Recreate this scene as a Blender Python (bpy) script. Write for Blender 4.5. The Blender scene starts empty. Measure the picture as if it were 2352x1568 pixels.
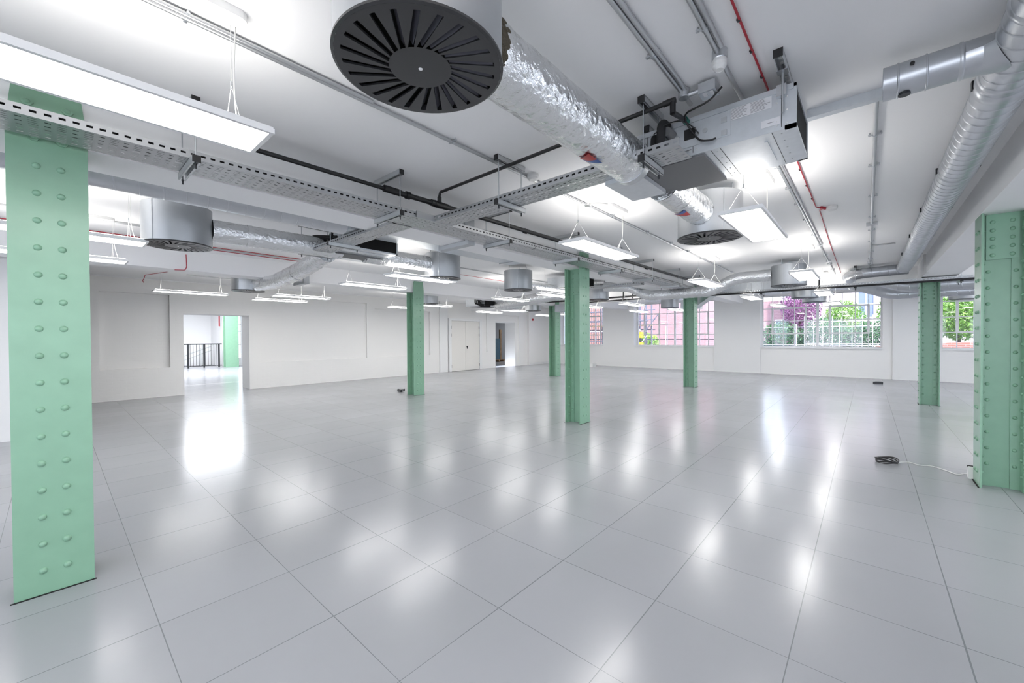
import bpy, math, random
from mathutils import Vector, Matrix
random.seed(7)
C = bpy.context.scene.collection
PI = math.pi
S = bpy.context.scene

# ------------------------------------------------------------------ camera
cam = bpy.data.cameras.new('camera'); co = bpy.data.objects.new('camera', cam); C.objects.link(co)
cam.sensor_width = 36.0; cam.sensor_fit = 'HORIZONTAL'; cam.lens = 927.714 / 2352 * 36.0
cam.clip_start = 0.05; cam.clip_end = 300
Rv = Vector((0.66089639, -0.75045827, -0.00532528)); Uv = Vector((0.01203531, 0.0035035, 0.99992144)); Fv = Vector((0.75038065, 0.66090855, -0.01134745))
M = Matrix((( Rv.x, Uv.x, -Fv.x, 0), (Rv.y, Uv.y, -Fv.y, 0), (Rv.z, Uv.z, -Fv.z, 1.431), (0, 0, 0, 1)))
co.matrix_world = M
S.camera = co

# ------------------------------------------------------------------ world, sun, exposure
W = bpy.data.worlds.new('World'); S.world = W; W.use_nodes = True
wn = W.node_tree.nodes; wl = W.node_tree.links
bg = wn['Background']
tc = wn.new('ShaderNodeTexCoord'); sp = wn.new('ShaderNodeSeparateXYZ'); cr = wn.new('ShaderNodeValToRGB')
wl.new(tc.outputs['Generated'], sp.inputs[0]); wl.new(sp.outputs['Z'], cr.inputs[0]); wl.new(cr.outputs[0], bg.inputs[0])
cr.color_ramp.elements[0].color = (0.82, 0.88, 1.0, 1); cr.color_ramp.elements[1].color = (0.62, 0.76, 1.0, 1)
bg.inputs[1].default_value = 2.5
sun = bpy.data.lights.new('sun', 'SUN'); sun.energy = 4.5; sun.angle = 0.03; sun.color = (1.0, 0.95, 0.88)
so = bpy.data.objects.new('sun', sun); C.objects.link(so)
so.rotation_euler = (math.radians(38), math.radians(12), math.radians(-60))
S.view_settings.view_transform = 'Standard'; S.view_settings.look = 'None'
S.view_settings.gamma = 1.0; S.view_settings.use_curve_mapping = False
S.view_settings.exposure = 1.14
PANEL = 8.5      # emission of the LED panels
UP = 3.5

# ------------------------------------------------------------------ materials
def mat(name, col, rough=0.5, metal=0.0, emit=0, spec=None, noise=None, bump=None, var=None, coat=0):
    m = bpy.data.materials.new(name); m.use_nodes = True
    n = m.node_tree.nodes; l = m.node_tree.links; b = n['Principled BSDF']
    b.inputs['Base Color'].default_value = (*col, 1); b.inputs['Roughness'].default_value = rough; b.inputs['Metallic'].default_value = metal
    if spec is not None: b.inputs['Specular IOR Level'].default_value = spec
    if coat: b.inputs['Coat Weight'].default_value = coat; b.inputs['Coat Roughness'].default_value = 0.15
    if emit: b.inputs['Emission Color'].default_value = (*col, 1); b.inputs['Emission Strength'].default_value = emit
    if var or bump:
        t = n.new('ShaderNodeTexCoord')
    if var:      # (scale, amount): soft mottling of the paint or zinc
        nz = n.new('ShaderNodeTexNoise'); nz.inputs['Scale'].default_value = var[0]; nz.inputs['Detail'].default_value = 4
        l.new(t.outputs['Object'], nz.inputs['Vector'])
        mr = n.new('ShaderNodeMapRange'); mr.inputs[1].default_value = 0.3; mr.inputs[2].default_value = 0.7
        mr.inputs[3].default_value = 1 - var[1]; mr.inputs[4].default_value = 1 + var[1]
        l.new(nz.outputs['Fac'], mr.inputs[0])
        mx = n.new('ShaderNodeMix'); mx.data_type = 'RGBA'; mx.blend_type = 'MULTIPLY'; mx.inputs[0].default_value = 1
        mx.inputs[6].default_value = (*col, 1); l.new(mr.outputs[0], mx.inputs[7]); l.new(mx.outputs[2], b.inputs['Base Color'])
    if bump:     # (scale, strength, distance)
        nb = n.new('ShaderNodeTexNoise'); nb.inputs['Scale'].default_value = bump[0]; nb.inputs['Detail'].default_value = 5
        l.new(t.outputs['Object'], nb.inputs['Vector'])
        bp = n.new('ShaderNodeBump'); bp.inputs['Strength'].default_value = bump[1]; bp.inputs['Distance'].default_value = bump[2]
        l.new(nb.outputs['Fac'], bp.inputs['Height']); l.new(bp.outputs[0], b.inputs['Normal'])
    return m

def brick_paint(name, col, horiz):     # painted brickwork: the courses show only as relief
    m = mat(name, col, 0.55); n = m.node_tree.nodes; l = m.node_tree.links; b = n['Principled BSDF']
    t = n.new('ShaderNodeTexCoord'); s = n.new('ShaderNodeSeparateXYZ'); c = n.new('ShaderNodeCombineXYZ')
    l.new(t.outputs['Object'], s.inputs[0]); l.new(s.outputs[horiz], c.inputs[0]); l.new(s.outputs['Z'], c.inputs[1])
    br = n.new('ShaderNodeTexBrick'); br.inputs['Scale'].default_value = 1
    br.inputs['Brick Width'].default_value = 0.225; br.inputs['Row Height'].default_value = 0.075; br.inputs['Mortar Size'].default_value = 0.006
    br.inputs['Mortar Smooth'].default_value = 0.6
    l.new(c.outputs[0], br.inputs['Vector'])
    nz = n.new('ShaderNodeTexNoise'); nz.inputs['Scale'].default_value = 3; l.new(t.outputs['Object'], nz.inputs['Vector'])
    ma = n.new('ShaderNodeMath'); ma.operation = 'MULTIPLY'; l.new(br.outputs['Fac'], ma.inputs[0]); l.new(nz.outputs['Fac'], ma.inputs[1])
    iv = n.new('ShaderNodeMath'); iv.operation = 'SUBTRACT'; iv.inputs[0].default_value = 1; l.new(ma.outputs[0], iv.inputs[1])
    bp = n.new('ShaderNodeBump'); bp.inputs['Strength'].default_value = 0.22; bp.inputs['Distance'].default_value = 0.004
    l.new(iv.outputs[0], bp.inputs['Height']); l.new(bp.outputs[0], b.inputs['Normal'])
    return m

def floor_mat():
    m = mat('grey_painted_floor_panels', (0.42, 0.43, 0.45), 0.25); n = m.node_tree.nodes; l = m.node_tree.links; b = n['Principled BSDF']
    t = n.new('ShaderNodeTexCoord'); s = n.new('ShaderNodeSeparateXYZ'); l.new(t.outputs['Object'], s.inputs[0])
    def M2(op, a, bb, c=None):
        x = n.new('ShaderNodeMath'); x.operation = op
        for i, v in enumerate((a, bb, c)):
            if v is None: continue
            if isinstance(v, (int, float)): x.inputs[i].default_value = v
            else: l.new(v, x.inputs[i])
        return x.outputs[0]
    ux = M2('DIVIDE', M2('SUBTRACT', s.outputs['X'], 0.335), 0.6012); uy = M2('DIVIDE', M2('SUBTRACT', s.outputs['Y'], 0.259), 0.5995)
    fx = M2('ABSOLUTE', M2('SUBTRACT', M2('FRACT', M2('ADD', ux, 0.5), None), 0.5), None)
    fy = M2('ABSOLUTE', M2('SUBTRACT', M2('FRACT', M2('ADD', uy, 0.5), None), 0.5), None)
    nz = n.new('ShaderNodeTexNoise'); nz.inputs['Scale'].default_value = 1.1; nz.inputs['Detail'].default_value = 2; l.new(t.outputs['Object'], nz.inputs['Vector'])
    wid = M2('MULTIPLY', nz.outputs['Fac'], 0.0085)
    lx = M2('LESS_THAN', fx, M2('MULTIPLY', wid, 0.75)); ly = M2('LESS_THAN', fy, wid)
    line = M2('MAXIMUM', lx, ly)
    cx = M2('FLOOR', ux, None); cy = M2('FLOOR', uy, None)
    cv = n.new('ShaderNodeCombineXYZ'); l.new(cx, cv.inputs[0]); l.new(cy, cv.inputs[1])
    wnz = n.new('ShaderNodeTexWhiteNoise'); wnz.noise_dimensions = '3D'; l.new(cv.outputs[0], wnz.inputs['Vector'])
    n2 = n.new('ShaderNodeTexNoise'); n2.inputs['Scale'].default_value = 0.9; n2.inputs['Detail'].default_value = 6; l.new(t.outputs['Object'], n2.inputs['Vector'])
    v = M2('ADD', M2('MULTIPLY', wnz.outputs['Value'], 0.05), M2('MULTIPLY', n2.outputs['Fac'], 0.16))
    v = M2('ADD', v, 0.88)
    mx = n.new('ShaderNodeMix'); mx.data_type = 'RGBA'; mx.blend_type = 'MULTIPLY'; mx.inputs[0].default_value = 1
    mx.inputs[6].default_value = (0.338, 0.345, 0.368, 1); l.new(v, mx.inputs[7])
    m2 = n.new('ShaderNodeMix'); m2.data_type = 'RGBA'; l.new(M2('MULTIPLY', line, 0.62), m2.inputs[0]); l.new(mx.outputs[2], m2.inputs[6]); m2.inputs[7].default_value = (0.10, 0.11, 0.12, 1)
    l.new(m2.outputs[2], b.inputs['Base Color'])
    # roller texture: long fine streaks in the gloss
    n3 = n.new('ShaderNodeTexNoise'); n3.inputs['Scale'].default_value = 2.0; n3.inputs['Detail'].default_value = 5
    mp = n.new('ShaderNodeMapping'); mp.inputs['Scale'].default_value = (1, 3.5, 1); l.new(t.outputs['Object'], mp.inputs[0]); l.new(mp.outputs[0], n3.inputs['Vector'])
    r = M2('ADD', M2('MULTIPLY', n3.outputs['Fac'], 0.06), 0.17); l.new(M2('ADD', r, M2('MULTIPLY', wnz.outputs['Value'], 0.012)), b.inputs['Roughness'])
    tl = n.new('ShaderNodeBump'); tl.inputs['Strength'].default_value = 0.25; tl.inputs['Distance'].default_value = 0.004
    hh = M2('SUBTRACT', M2('MULTIPLY', n3.outputs['Fac'], 0.9), line)
    l.new(hh, tl.inputs['Height']); l.new(tl.outputs[0], b.inputs['Normal'])
    b.inputs['Specular IOR Level'].default_value = 0.36
    return m

def real_brick(name, c1, c2, mortar, horiz='Y', sc=1.0):
    m = mat(name, c1, 0.85); n = m.node_tree.nodes; l = m.node_tree.links; b = n['Principled BSDF']
    t = n.new('ShaderNodeTexCoord'); s = n.new('ShaderNodeSeparateXYZ'); c = n.new('ShaderNodeCombineXYZ')
    l.new(t.outputs['Object'], s.inputs[0]); l.new(s.outputs[horiz], c.inputs[0]); l.new(s.outputs['Z'], c.inputs[1])
    br = n.new('ShaderNodeTexBrick'); br.inputs['Scale'].default_value = sc; br.inputs['Brick Width'].default_value = 0.225; br.inputs['Row Height'].default_value = 0.075
    br.inputs['Mortar Size'].default_value = 0.008; br.inputs['Color1'].default_value = (*c1, 1); br.inputs['Color2'].default_value = (*c2, 1); br.inputs['Mortar'].default_value = (*mortar, 1)
    l.new(c.outputs[0], br.inputs['Vector']); l.new(br.outputs['Color'], b.inputs['Base Color'])
    return m

WALL = brick_paint('white_painted_brick_left', (0.84, 0.83, 0.81), 'X')
WALLY = brick_paint('white_painted_brick_end', (0.84, 0.835, 0.825), 'Y')
PLAS = mat('white_ceiling_paint', (0.91, 0.91, 0.915), 0.6)
PLAIN = mat('smooth_white_wall_paint', (0.81, 0.81, 0.805), 0.5)
FLOOR = floor_mat()
GREEN = mat('mint_green_gloss_paint', (0.225, 0.41, 0.285), 0.30, var=(9, 0.04), bump=(60, 0.06, 0.002), spec=0.6)
ZINC = mat('galvanised_steel_sheet', (0.56, 0.58, 0.60), 0.33, 0.9, var=(14, 0.06))
ZINCD = mat('galvanised_drum_steel', (0.50, 0.52, 0.54), 0.38, 0.92, var=(5, 0.04))
SPIR = mat('spiral_duct_steel', (0.58, 0.60, 0.63), 0.34, 0.92, var=(7, 0.05))
TRAY = mat('perforated_tray_steel', (0.45, 0.46, 0.47), 0.40, 0.85)
STRUT = mat('strut_channel_steel', (0.58, 0.60, 0.61), 0.42, 0.85)
CONDM = mat('zinc_conduit', (0.55, 0.56, 0.57), 0.36, 0.85)
SHEET = mat('pale_zinc_casing', (0.62, 0.65, 0.68), 0.38, 0.75, var=(20, 0.04))
INSUL = mat('grey_insulation_sheet', (0.17, 0.17, 0.175), 0.7)
BLACK = mat('black_plastic_pipe', (0.012, 0.012, 0.013), 0.42)
RUBBER = mat('black_foam_lagging', (0.018, 0.018, 0.019), 0.75, bump=(60, 0.3, 0.002))
DARK = mat('void_shade_black', (0.006, 0.006, 0.006), 0.9)  # near-black colour standing in for the shade inside openings
CHAR = mat('charcoal_diffuser_plate', (0.030, 0.030, 0.032), 0.34, 0.0, spec=0.6)
VANE = mat('grey_diffuser_vane', (0.09, 0.09, 0.11), 0.45)
WHITEM = mat('white_powder_coat', (0.80, 0.80, 0.80), 0.4)
WPLAST = mat('white_plastic', (0.78, 0.78, 0.77), 0.35)
CORD = mat('white_cord', (0.72, 0.72, 0.70), 0.5)
RED = mat('red_fire_cable', (0.42, 0.018, 0.035), 0.45)
REDS = mat('red_sticker', (0.45, 0.02, 0.02), 0.4)
BLUES = mat('blue_sticker', (0.03, 0.09, 0.32), 0.4)
TEAL = mat('dark_green_fitting', (0.005, 0.11, 0.08), 0.4)
LENS = mat('white_led_diffuser', (1.0, 0.99, 0.97), 0.5, emit=PANEL)
UPL = mat('upward_led_strip', (1.0, 0.97, 0.93), 0.5, emit=UP)
def foil_mat():
    m = mat('crinkled_foil_lagging', (0.78, 0.79, 0.80), 0.22, 0.95); n = m.node_tree.nodes; l = m.node_tree.links; b = n['Principled BSDF']
    t = n.new('ShaderNodeTexCoord'); prev = None
    for sc, kind, dist in ((9, 'n', .05), (26, 'v', .020), (70, 'n', .012), (45, 'v', .007)):
        if kind == 'n': x = n.new('ShaderNodeTexNoise'); x.inputs['Detail'].default_value = 4; x.inputs['Distortion'].default_value = 1.2; out = x.outputs['Fac']
        else: x = n.new('ShaderNodeTexVoronoi'); x.feature = 'F1'; x.inputs['Randomness'].default_value = 1; out = x.outputs['Distance']
        x.inputs['Scale'].default_value = sc; l.new(t.outputs['Object'], x.inputs['Vector'])
        bp = n.new('ShaderNodeBump'); bp.inputs['Strength'].default_value = .32; bp.inputs['Distance'].default_value = dist; l.new(out, bp.inputs['Height'])
        if prev: l.new(prev.outputs[0], bp.inputs['Normal'])
        prev = bp
    l.new(prev.outputs[0], b.inputs['Normal']); return m
FOIL = foil_mat()
TAPE = mat('foil_tape', (0.80, 0.81, 0.82), 0.2, 0.95, bump=(110, 0.8, 0.006))
WOOL = mat('brown_mineral_wool', (0.10, 0.085, 0.06), 0.95, bump=(90, 1.0, 0.02))
LABEL = mat('white_paper_label', (0.74, 0.74, 0.76), 0.5)
INK = mat('grey_ink', (0.22, 0.22, 0.23), 0.6)
GREYP = mat('light_grey_trunking_paint', (0.46, 0.48, 0.50), 0.45)
DOORP = mat('ivory_door_paint', (0.76, 0.74, 0.70), 0.4)
BLKMET = mat('black_metal', (0.015, 0.017, 0.02), 0.4)
GLASS = bpy.data.materials.new('window_glass'); GLASS.use_nodes = True
_n = GLASS.node_tree.nodes; _l = GLASS.node_tree.links; _n.remove(_n['Principled BSDF'])
_t = _n.new('ShaderNodeBsdfTransparent'); _t.inputs[0].default_value = (0.93, 0.95, 0.97, 1); _g = _n.new('ShaderNodeBsdfGlossy'); _g.inputs['Roughness'].default_value = 0.02
_f = _n.new('ShaderNodeFresnel'); _f.inputs[0].default_value = 1.45; _x = _n.new('ShaderNodeMixShader')
_l.new(_f.outputs[0], _x.inputs[0]); _l.new(_t.outputs[0], _x.inputs[1]); _l.new(_g.outputs[0], _x.inputs[2]); _l.new(_x.outputs[0], _n['Material Output'].inputs[0])

# ------------------------------------------------------------------ mesh builder
class MB:
    def __init__(s): s.v = []; s.f = []; s.sm = []
    def add(s, vs, fs, smooth=False):
        o = len(s.v); s.v += [tuple(p) for p in vs]; s.f += [tuple(i + o for i in f) for f in fs]; s.sm += [smooth] * len(fs); return s
    def box(s, x0, x1, y0, y1, z0, z1):
        v = [(x0,y0,z0),(x1,y0,z0),(x1,y1,z0),(x0,y1,z0),(x0,y0,z1),(x1,y0,z1),(x1,y1,z1),(x0,y1,z1)]
        return s.add(v, [(3,2,1,0),(4,5,6,7),(0,1,5,4),(1,2,6,5),(2,3,7,6),(3,0,4,7)])
    def hexa(s, a, b):    # two quads a and b (4 points each) joined
        return s.add(list(a) + list(b), [(3,2,1,0),(4,5,6,7),(0,1,5,4),(1,2,6,5),(2,3,7,6),(3,0,4,7)])
    def prism(s, poly, d):   # planar polygon extruded by vector d
        n = len(poly); d = Vector(d); v = [Vector(p) for p in poly]; v += [p + d for p in v]
        return s.add(v, [tuple(range(n))[::-1], tuple(range(n, 2*n))] + [(i, (i+1) % n, n + (i+1) % n, n + i) for i in range(n)])
    def tube(s, pts, r, n=12, caps=True, radii=None, smooth=True):
        pts = [Vector(p) for p in pts]; k = len(pts)
        T = [(pts[min(i+1, k-1)] - pts[max(i-1, 0)]).normalized() for i in range(k)]
        up = Vector((0, 0, 1)) if abs(T[0].z) < 0.9 else Vector((1, 0, 0))
        N = T[0].cross(up).normalized(); vs = []
        for i in range(k):
            if i: N = (N - T[i] * N.dot(T[i])).normalized()
            B = T[i].cross(N); rr = radii[i] if radii else r
            for j in range(n):
                a = 2*PI*j/n; vs.append(pts[i] + (N*math.cos(a) + B*math.sin(a)) * rr)
        fs = [(i*n+j, i*n+(j+1) % n, (i+1)*n+(j+1) % n, (i+1)*n+j) for i in range(k-1) for j in range(n)]
        s.add(vs, fs, smooth)
        if caps: s.add(vs[:n], [tuple(range(n))[::-1]]); s.add(vs[-n:], [tuple(range(n))])
        return s
    def cyl(s, a, b, r, n=16, r2=None): return s.tube([a, b], r, n, radii=[r, r if r2 is None else r2])
    def lathe(s, prof, c, n=24, smooth=True):   # prof: (radius, z) about a vertical axis through c
        for seg in zip(prof, prof[1:]):     # every band has its own vertices, so the rims stay crisp
            vs = [(c[0] + r*math.cos(2*PI*j/n), c[1] + r*math.sin(2*PI*j/n), c[2] + z) for r, z in seg for j in range(n)]
            s.add(vs, [(j, (j+1) % n, n+(j+1) % n, n+j) for j in range(n)], smooth)
        return s
    def dome(s, c, d, r, h, n=12, m=4):
        d = Vector(d).normalized(); a = d.cross(Vector((0.3, 0.5, 0.81))).normalized(); b = d.cross(a); c = Vector(c); vs = []
        for i in range(m):
            t = i/m*PI/2
            for j in range(n):
                q = 2*PI*j/n; vs.append(c + (a*math.cos(q) + b*math.sin(q))*r*math.cos(t) + d*h*math.sin(t))
        vs.append(c + d*h)
        fs = [(i*n+j, i*n+(j+1) % n, (i+1)*n+(j+1) % n, (i+1)*n+j) for i in range(m-1) for j in range(n)] + [((m-1)*n+j, (m-1)*n+(j+1) % n, m*n) for j in range(n)]
        return s.add(vs, fs, True)
    def build(s, name, m, parent=None, label=None):
        me = bpy.data.meshes.new(name); off = Vector(parent.get('_loc', (0, 0, 0))) if parent else Vector((0, 0, 0))
        me.from_pydata([tuple(Vector(p) - off) for p in s.v], [], s.f); me.update()
        me.polygons.foreach_set('use_smooth', s.sm); me.materials.append(m)
        o = bpy.data.objects.new(name, me); C.objects.link(o)
        if parent: o.parent = parent; o['_loc'] = tuple(off)
        if label: o['label'] = label
        return o

def tag(o, label, cat, group=None, kind=None):
    o['label'] = label; o['category'] = cat
    if group: o['group'] = group
    if kind: o['kind'] = kind
    return o
def thing(name, label, cat, loc, group=None):
    o = bpy.data.objects.new(name, None); C.objects.link(o); o.location = loc; o['_loc'] = tuple(loc); o.empty_display_size = 0.1
    return tag(o, label, cat, group)
def struct(mb, name, m, parent=None):
    o = mb.build(name, m, parent)
    if not parent: o['kind'] = 'structure'
    return o
def dup(root, loc, label, rotz=None, flip=None):
    r = root.copy(); C.objects.link(r); r.location = loc; r['_loc'] = tuple(loc); r['label'] = label
    if rotz is not None: r.rotation_euler = (0, 0, rotz)
    for ch in list(root.children):
        c = ch.copy(); C.objects.link(c); c.parent = r
        for g in list(ch.children):
            d = g.copy(); C.objects.link(d); d.parent = c
    return r
def fillet(pts, rad, n=6):
    pts = [Vector(p) for p in pts]; out = [pts[0]]
    for i in range(1, len(pts)-1):
        p = pts[i]; a = (pts[i-1]-p); b = (pts[i+1]-p); r = min(rad, a.length*0.48, b.length*0.48)
        p0 = p + a.normalized()*r; p1 = p + b.normalized()*r
        for k in range(n+1):
            t = k/n; out.append(p0*(1-t)**2 + p*2*t*(1-t) + p1*t*t)
    out.append(pts[-1]); return out
def resample(pts, step):
    out = [pts[0]]
    for a, b in zip(pts, pts[1:]):
        k = max(1, int((b-a).length/step))
        out += [a.lerp(b, (i+1)/k) for i in range(k)]
    return out

CZ = 2.88     # ceiling height
SZ = 2.55     # underside of the beams
# ================================================================== ROOM
struct(MB().box(-8, 17.75, -10, 13.05, -0.2, 0), 'floor', FLOOR)
struct(MB().box(-8, 12.1, -10, 13.65, CZ, CZ+0.3), 'ceiling', PLAS)
struct(MB().box(12.45, 18.4, -10, 13.65, 2.96, 3.26), 'ceiling', PLAS)
def b1y(x): return 3.455 + 0.0126*x      # front line of the long beam over the near columns
def beam(name, f0, f1, w, x0=-8, x1=12.1):
    mb = MB(); mb.hexa([(x0, f0, SZ), (x1, f1, SZ), (x1, f1+w, SZ), (x0, f0+w, SZ)], [(x0, f0, CZ+.05), (x1, f1, CZ+.05), (x1, f1+w, CZ+.05), (x0, f0+w, CZ+.05)])
    return struct(mb, name, PLAS)
beam('trim_1', b1y(-8)+.028, b1y(12.1)+.028, 0.405)
beam('trim_2', 8.354, 8.395, 0.41)
beam('trim_3', -1.27, -1.27, 0.485)
beam('trim_4', -6.1, -6.1, 0.44)
struct(MB().box(12.1, 12.5, -10, 13.05, SZ+.03, 3.2), 'trim_5', PLAS)
for i, (f) in enumerate((b1y(12.5)+.01, 8.4, -1.26, -6.1)):
    struct(MB().box(12.5, 17.75, f, f+.42, 2.68, 3.1), 'trim_%d' % (6+i), PLAS)
# left wall (y = 13.05) with recessed panels, the open doorway and the far opening
def wall_left():
    Y0, Y1 = 13.05, 13.72; mb = MB()
    def seg(x0, x1, z0, z1, y=Y0): mb.box(x0, x1, y, Y1, z0, z1)
    seg(-8, .69, 0, 3.1); seg(.69, 1.92, 0, .72); seg(.69, 1.92, 2.52, 3.1); seg(.69, 1.92, .72, 2.52, Y0+.10)
    seg(1.92, 2.19, 0, 3.1)
    seg(2.19, 3.64, 2.07, 3.1)
    seg(3.64, 3.90, 0, 3.1); seg(3.90, 7.2, 0, .74); seg(3.90, 7.2, .74, 2.62, Y0+.05); seg(3.9, 7.2, 2.62, 3.1)
    seg(7.2, 7.5, 0, 3.1); seg(7.5, 9.9, 0, .74); seg(7.5, 9.9, 2.45, 3.1); seg(7.5, 9.9, .74, 2.45, Y0+.07)
    seg(9.9, 13.65, 0, 3.1); seg(13.65, 15.05, 2.13, 3.1); seg(15.05, 16.0, 0, 3.1)
    mb.box(16.0, 17.75, 12.93, Y1, 0, 3.1)
    mb.box(13.05, 13.12, 13.0, 13.05, .75, 2.52); mb.box(15.3, 15.37, 13.0, 13.05, 0, 2.52); mb.box(13.12, 15.3, 13.003, 13.05, 2.45, 2.518)
    return struct(mb, 'wall_left', WALL)
wall_left()
struct(MB().box(10.35, 10.75, 12.99, 13.05, 0, 2.96), 'trim_10', PLAIN)
struct(MB().box(12.72, 17.0, 12.92, 12.932, 0, .0) if 0 else MB().box(16.0, 17.68, 12.91, 12.93, 0, .10), 'baseboard_left', PLAIN)
# ragged plaster edge lines on the left wall at ceiling level
struct(MB().box(-8, 10.3, 13.02, 13.05, 2.86, CZ), 'trim_11', PLAS)
# window wall (x = 17.75)
WINS = [(-8.6, -5.9), (-5.10, -1.68), (-0.36, 3.05), (4.67, 8.12), (9.73, 12.3)]
def wall_right():
    mb = MB(); X0, X1 = 17.75, 18.32
    ys = [-10] + [v for w in WINS for v in w] + [13.72]
    for a, b in zip(ys[::2], ys[1::2]): mb.box(X0, X1, a, b, 0, 3.1)
    for a, b in WINS: mb.box(X0, X1, a, b, -.2, .99); mb.box(X0, X1, a, b, 2.93, 3.1)
    return mb
struct(wall_right(), 'wall_right', WALLY)
struct(MB().box(17.69, 17.75, 3.05, 4.67, 0, 2.96), 'trim_12', PLAIN)
struct(MB().box(17.70, 17.75, -1.68, -.60, 0, 2.62), 'trim_13', PLAIN)
m = MB(); m.box(-8.3, -8, -10, 13.72, 0, .6); m.box(-8.3, -8, -10, 13.72, 2.8, 3.1)
for a, b in ((-10, -9.2), (-5.6, -4.4), (-.8, .4), (4.0, 5.2), (8.8, 13.72)): m.box(-8.3, -8, a, b, .6, 2.8)  # openings added out of view to let daylight reach the ceiling
struct(m, 'wall_back', PLAIN)
m = MB(); m.box(-8, 18.3, -10.3, -10, 0, .6); m.box(-8, 18.3, -10.3, -10, 2.8, 3.1)
for a, b in ((-8, -7), (-3.4, -2.4), (1.2, 2.2), (5.8, 6.8), (10.4, 11.4), (15, 18.3)): m.box(a, b, -10.3, -10, .6, 2.8)  # unseen side wall, its openings also added for daylight
struct(m, 'wall_near', PLAIN)
# short white partition behind the big column
struct(MB().box(-8, .1, 9.05, 9.17, 0, CZ), 'wall_front', PLAIN)

def window(i, y0, y1, depth, casements, cols):
    z0, z1 = .99, 2.93; zs = [z0, 1.50, 1.965, 2.44, z1]
    X = 17.75 + depth; r = thing('window_%d' % i, None, None, (X, (y0+y1)/2, z0))
    del r['label']; del r['category']; r['kind'] = 'structure'
    fr = MB(); w = .022
    def vb(y, a, b, w=w, d=.045): fr.box(X-d/2, X+d/2, y-w/2, y+w/2, a, b)
    def hb(z, a, b, w=w, d=.045): fr.box(X-d/2+.003, X+d/2-.003, a, b, z-w/2, z+w/2)
    ys = [y0 + (y1-y0)*k/cols for k in range(cols+1)]
    for k, y in enumerate(ys):
        vb(y + (.02 if k == 0 else -.02 if k == cols else 0), z0, z1, .05 if k in (0, cols) else (.075 if cols > 6 and k == cols//2 else w))
    for k, z in enumerate(zs): hb(z + (.021 if k == 0 else -.021 if k == 4 else 0), y0+.004, y1-.004, .05 if k in (0, 4) else .026)
    fr.build('frame', WHITEM, r)
    for a, b in casements:
        c = MB(); ya, yb = ys[a], ys[b]; d = .06
        c.box(X-d, X, ya-.03, ya+.03, zs[1]-.03, zs[3]+.03); c.box(X-d, X, yb-.03, yb+.03, zs[1]-.03, zs[3]+.03)
        c.box(X-d+.003, X-.003, ya+.03, yb-.03, zs[1]-.028, zs[1]+.03); c.box(X-d+.003, X-.003, ya+.03, yb-.03, zs[3]-.03, zs[3]+.028)
        c.build('casement', WHITEM, r)
    MB().box(X+.002, X+.006, y0, y1, z0, z1).build('glass', GLASS, r)
    MB().box(17.70, X, y0, y1, z0-.03, z0+.012).build('window_sill', WHITEM, r)
window(1, *WINS[4], .42, [(1, 3)], 8)
window(2, *WINS[3], .42, [(1, 3), (7, 9)], 10)
window(3, *WINS[2], .30, [(1, 4), (6, 9)], 10)
window(4, *WINS[1], .30, [(1, 4), (7, 9)], 10)
window(5, *WINS[0], .30, [(1, 3)], 8)

# double door with frame
def door_1():
    r = thing('door_1', None, None, (11.7, 12.98, 0)); del r['label']; del r['category']; r['kind'] = 'structure'
    fr = MB(); y = 12.93
    fr.box(10.78, 10.90, y, 13.05, 0, 2.22); fr.box(12.52, 12.66, y, 13.05, 0, 2.22); fr.box(10.90, 12.52, y+.004, 13.05, 2.12, 2.216)
    fr.build('door_frame', PLAIN, r)
    for k, (a, b) in enumerate(((10.905, 11.706), (11.714, 12.515))):
        leaf = MB().box(a, b, 12.965, 13.01, .012, 2.115).build('door_leaf', DOORP, r)
        hx = a+.012 if k == 0 else b-.012
        for z in (.22, 1.52, 1.84): MB().cyl((hx, 12.955, z-.06), (hx, 12.955, z+.06), .012, 8).build('hinge', BLKMET, leaf)
        if k == 1:
            h = MB().cyl((11.79, 12.965, 1.02), (11.79, 12.945, 1.02), .035, 14); h.box(11.77, 11.81, 12.93, 12.95, .93, 1.05); h.build('door_handle', BLKMET, leaf)
door_1()

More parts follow.
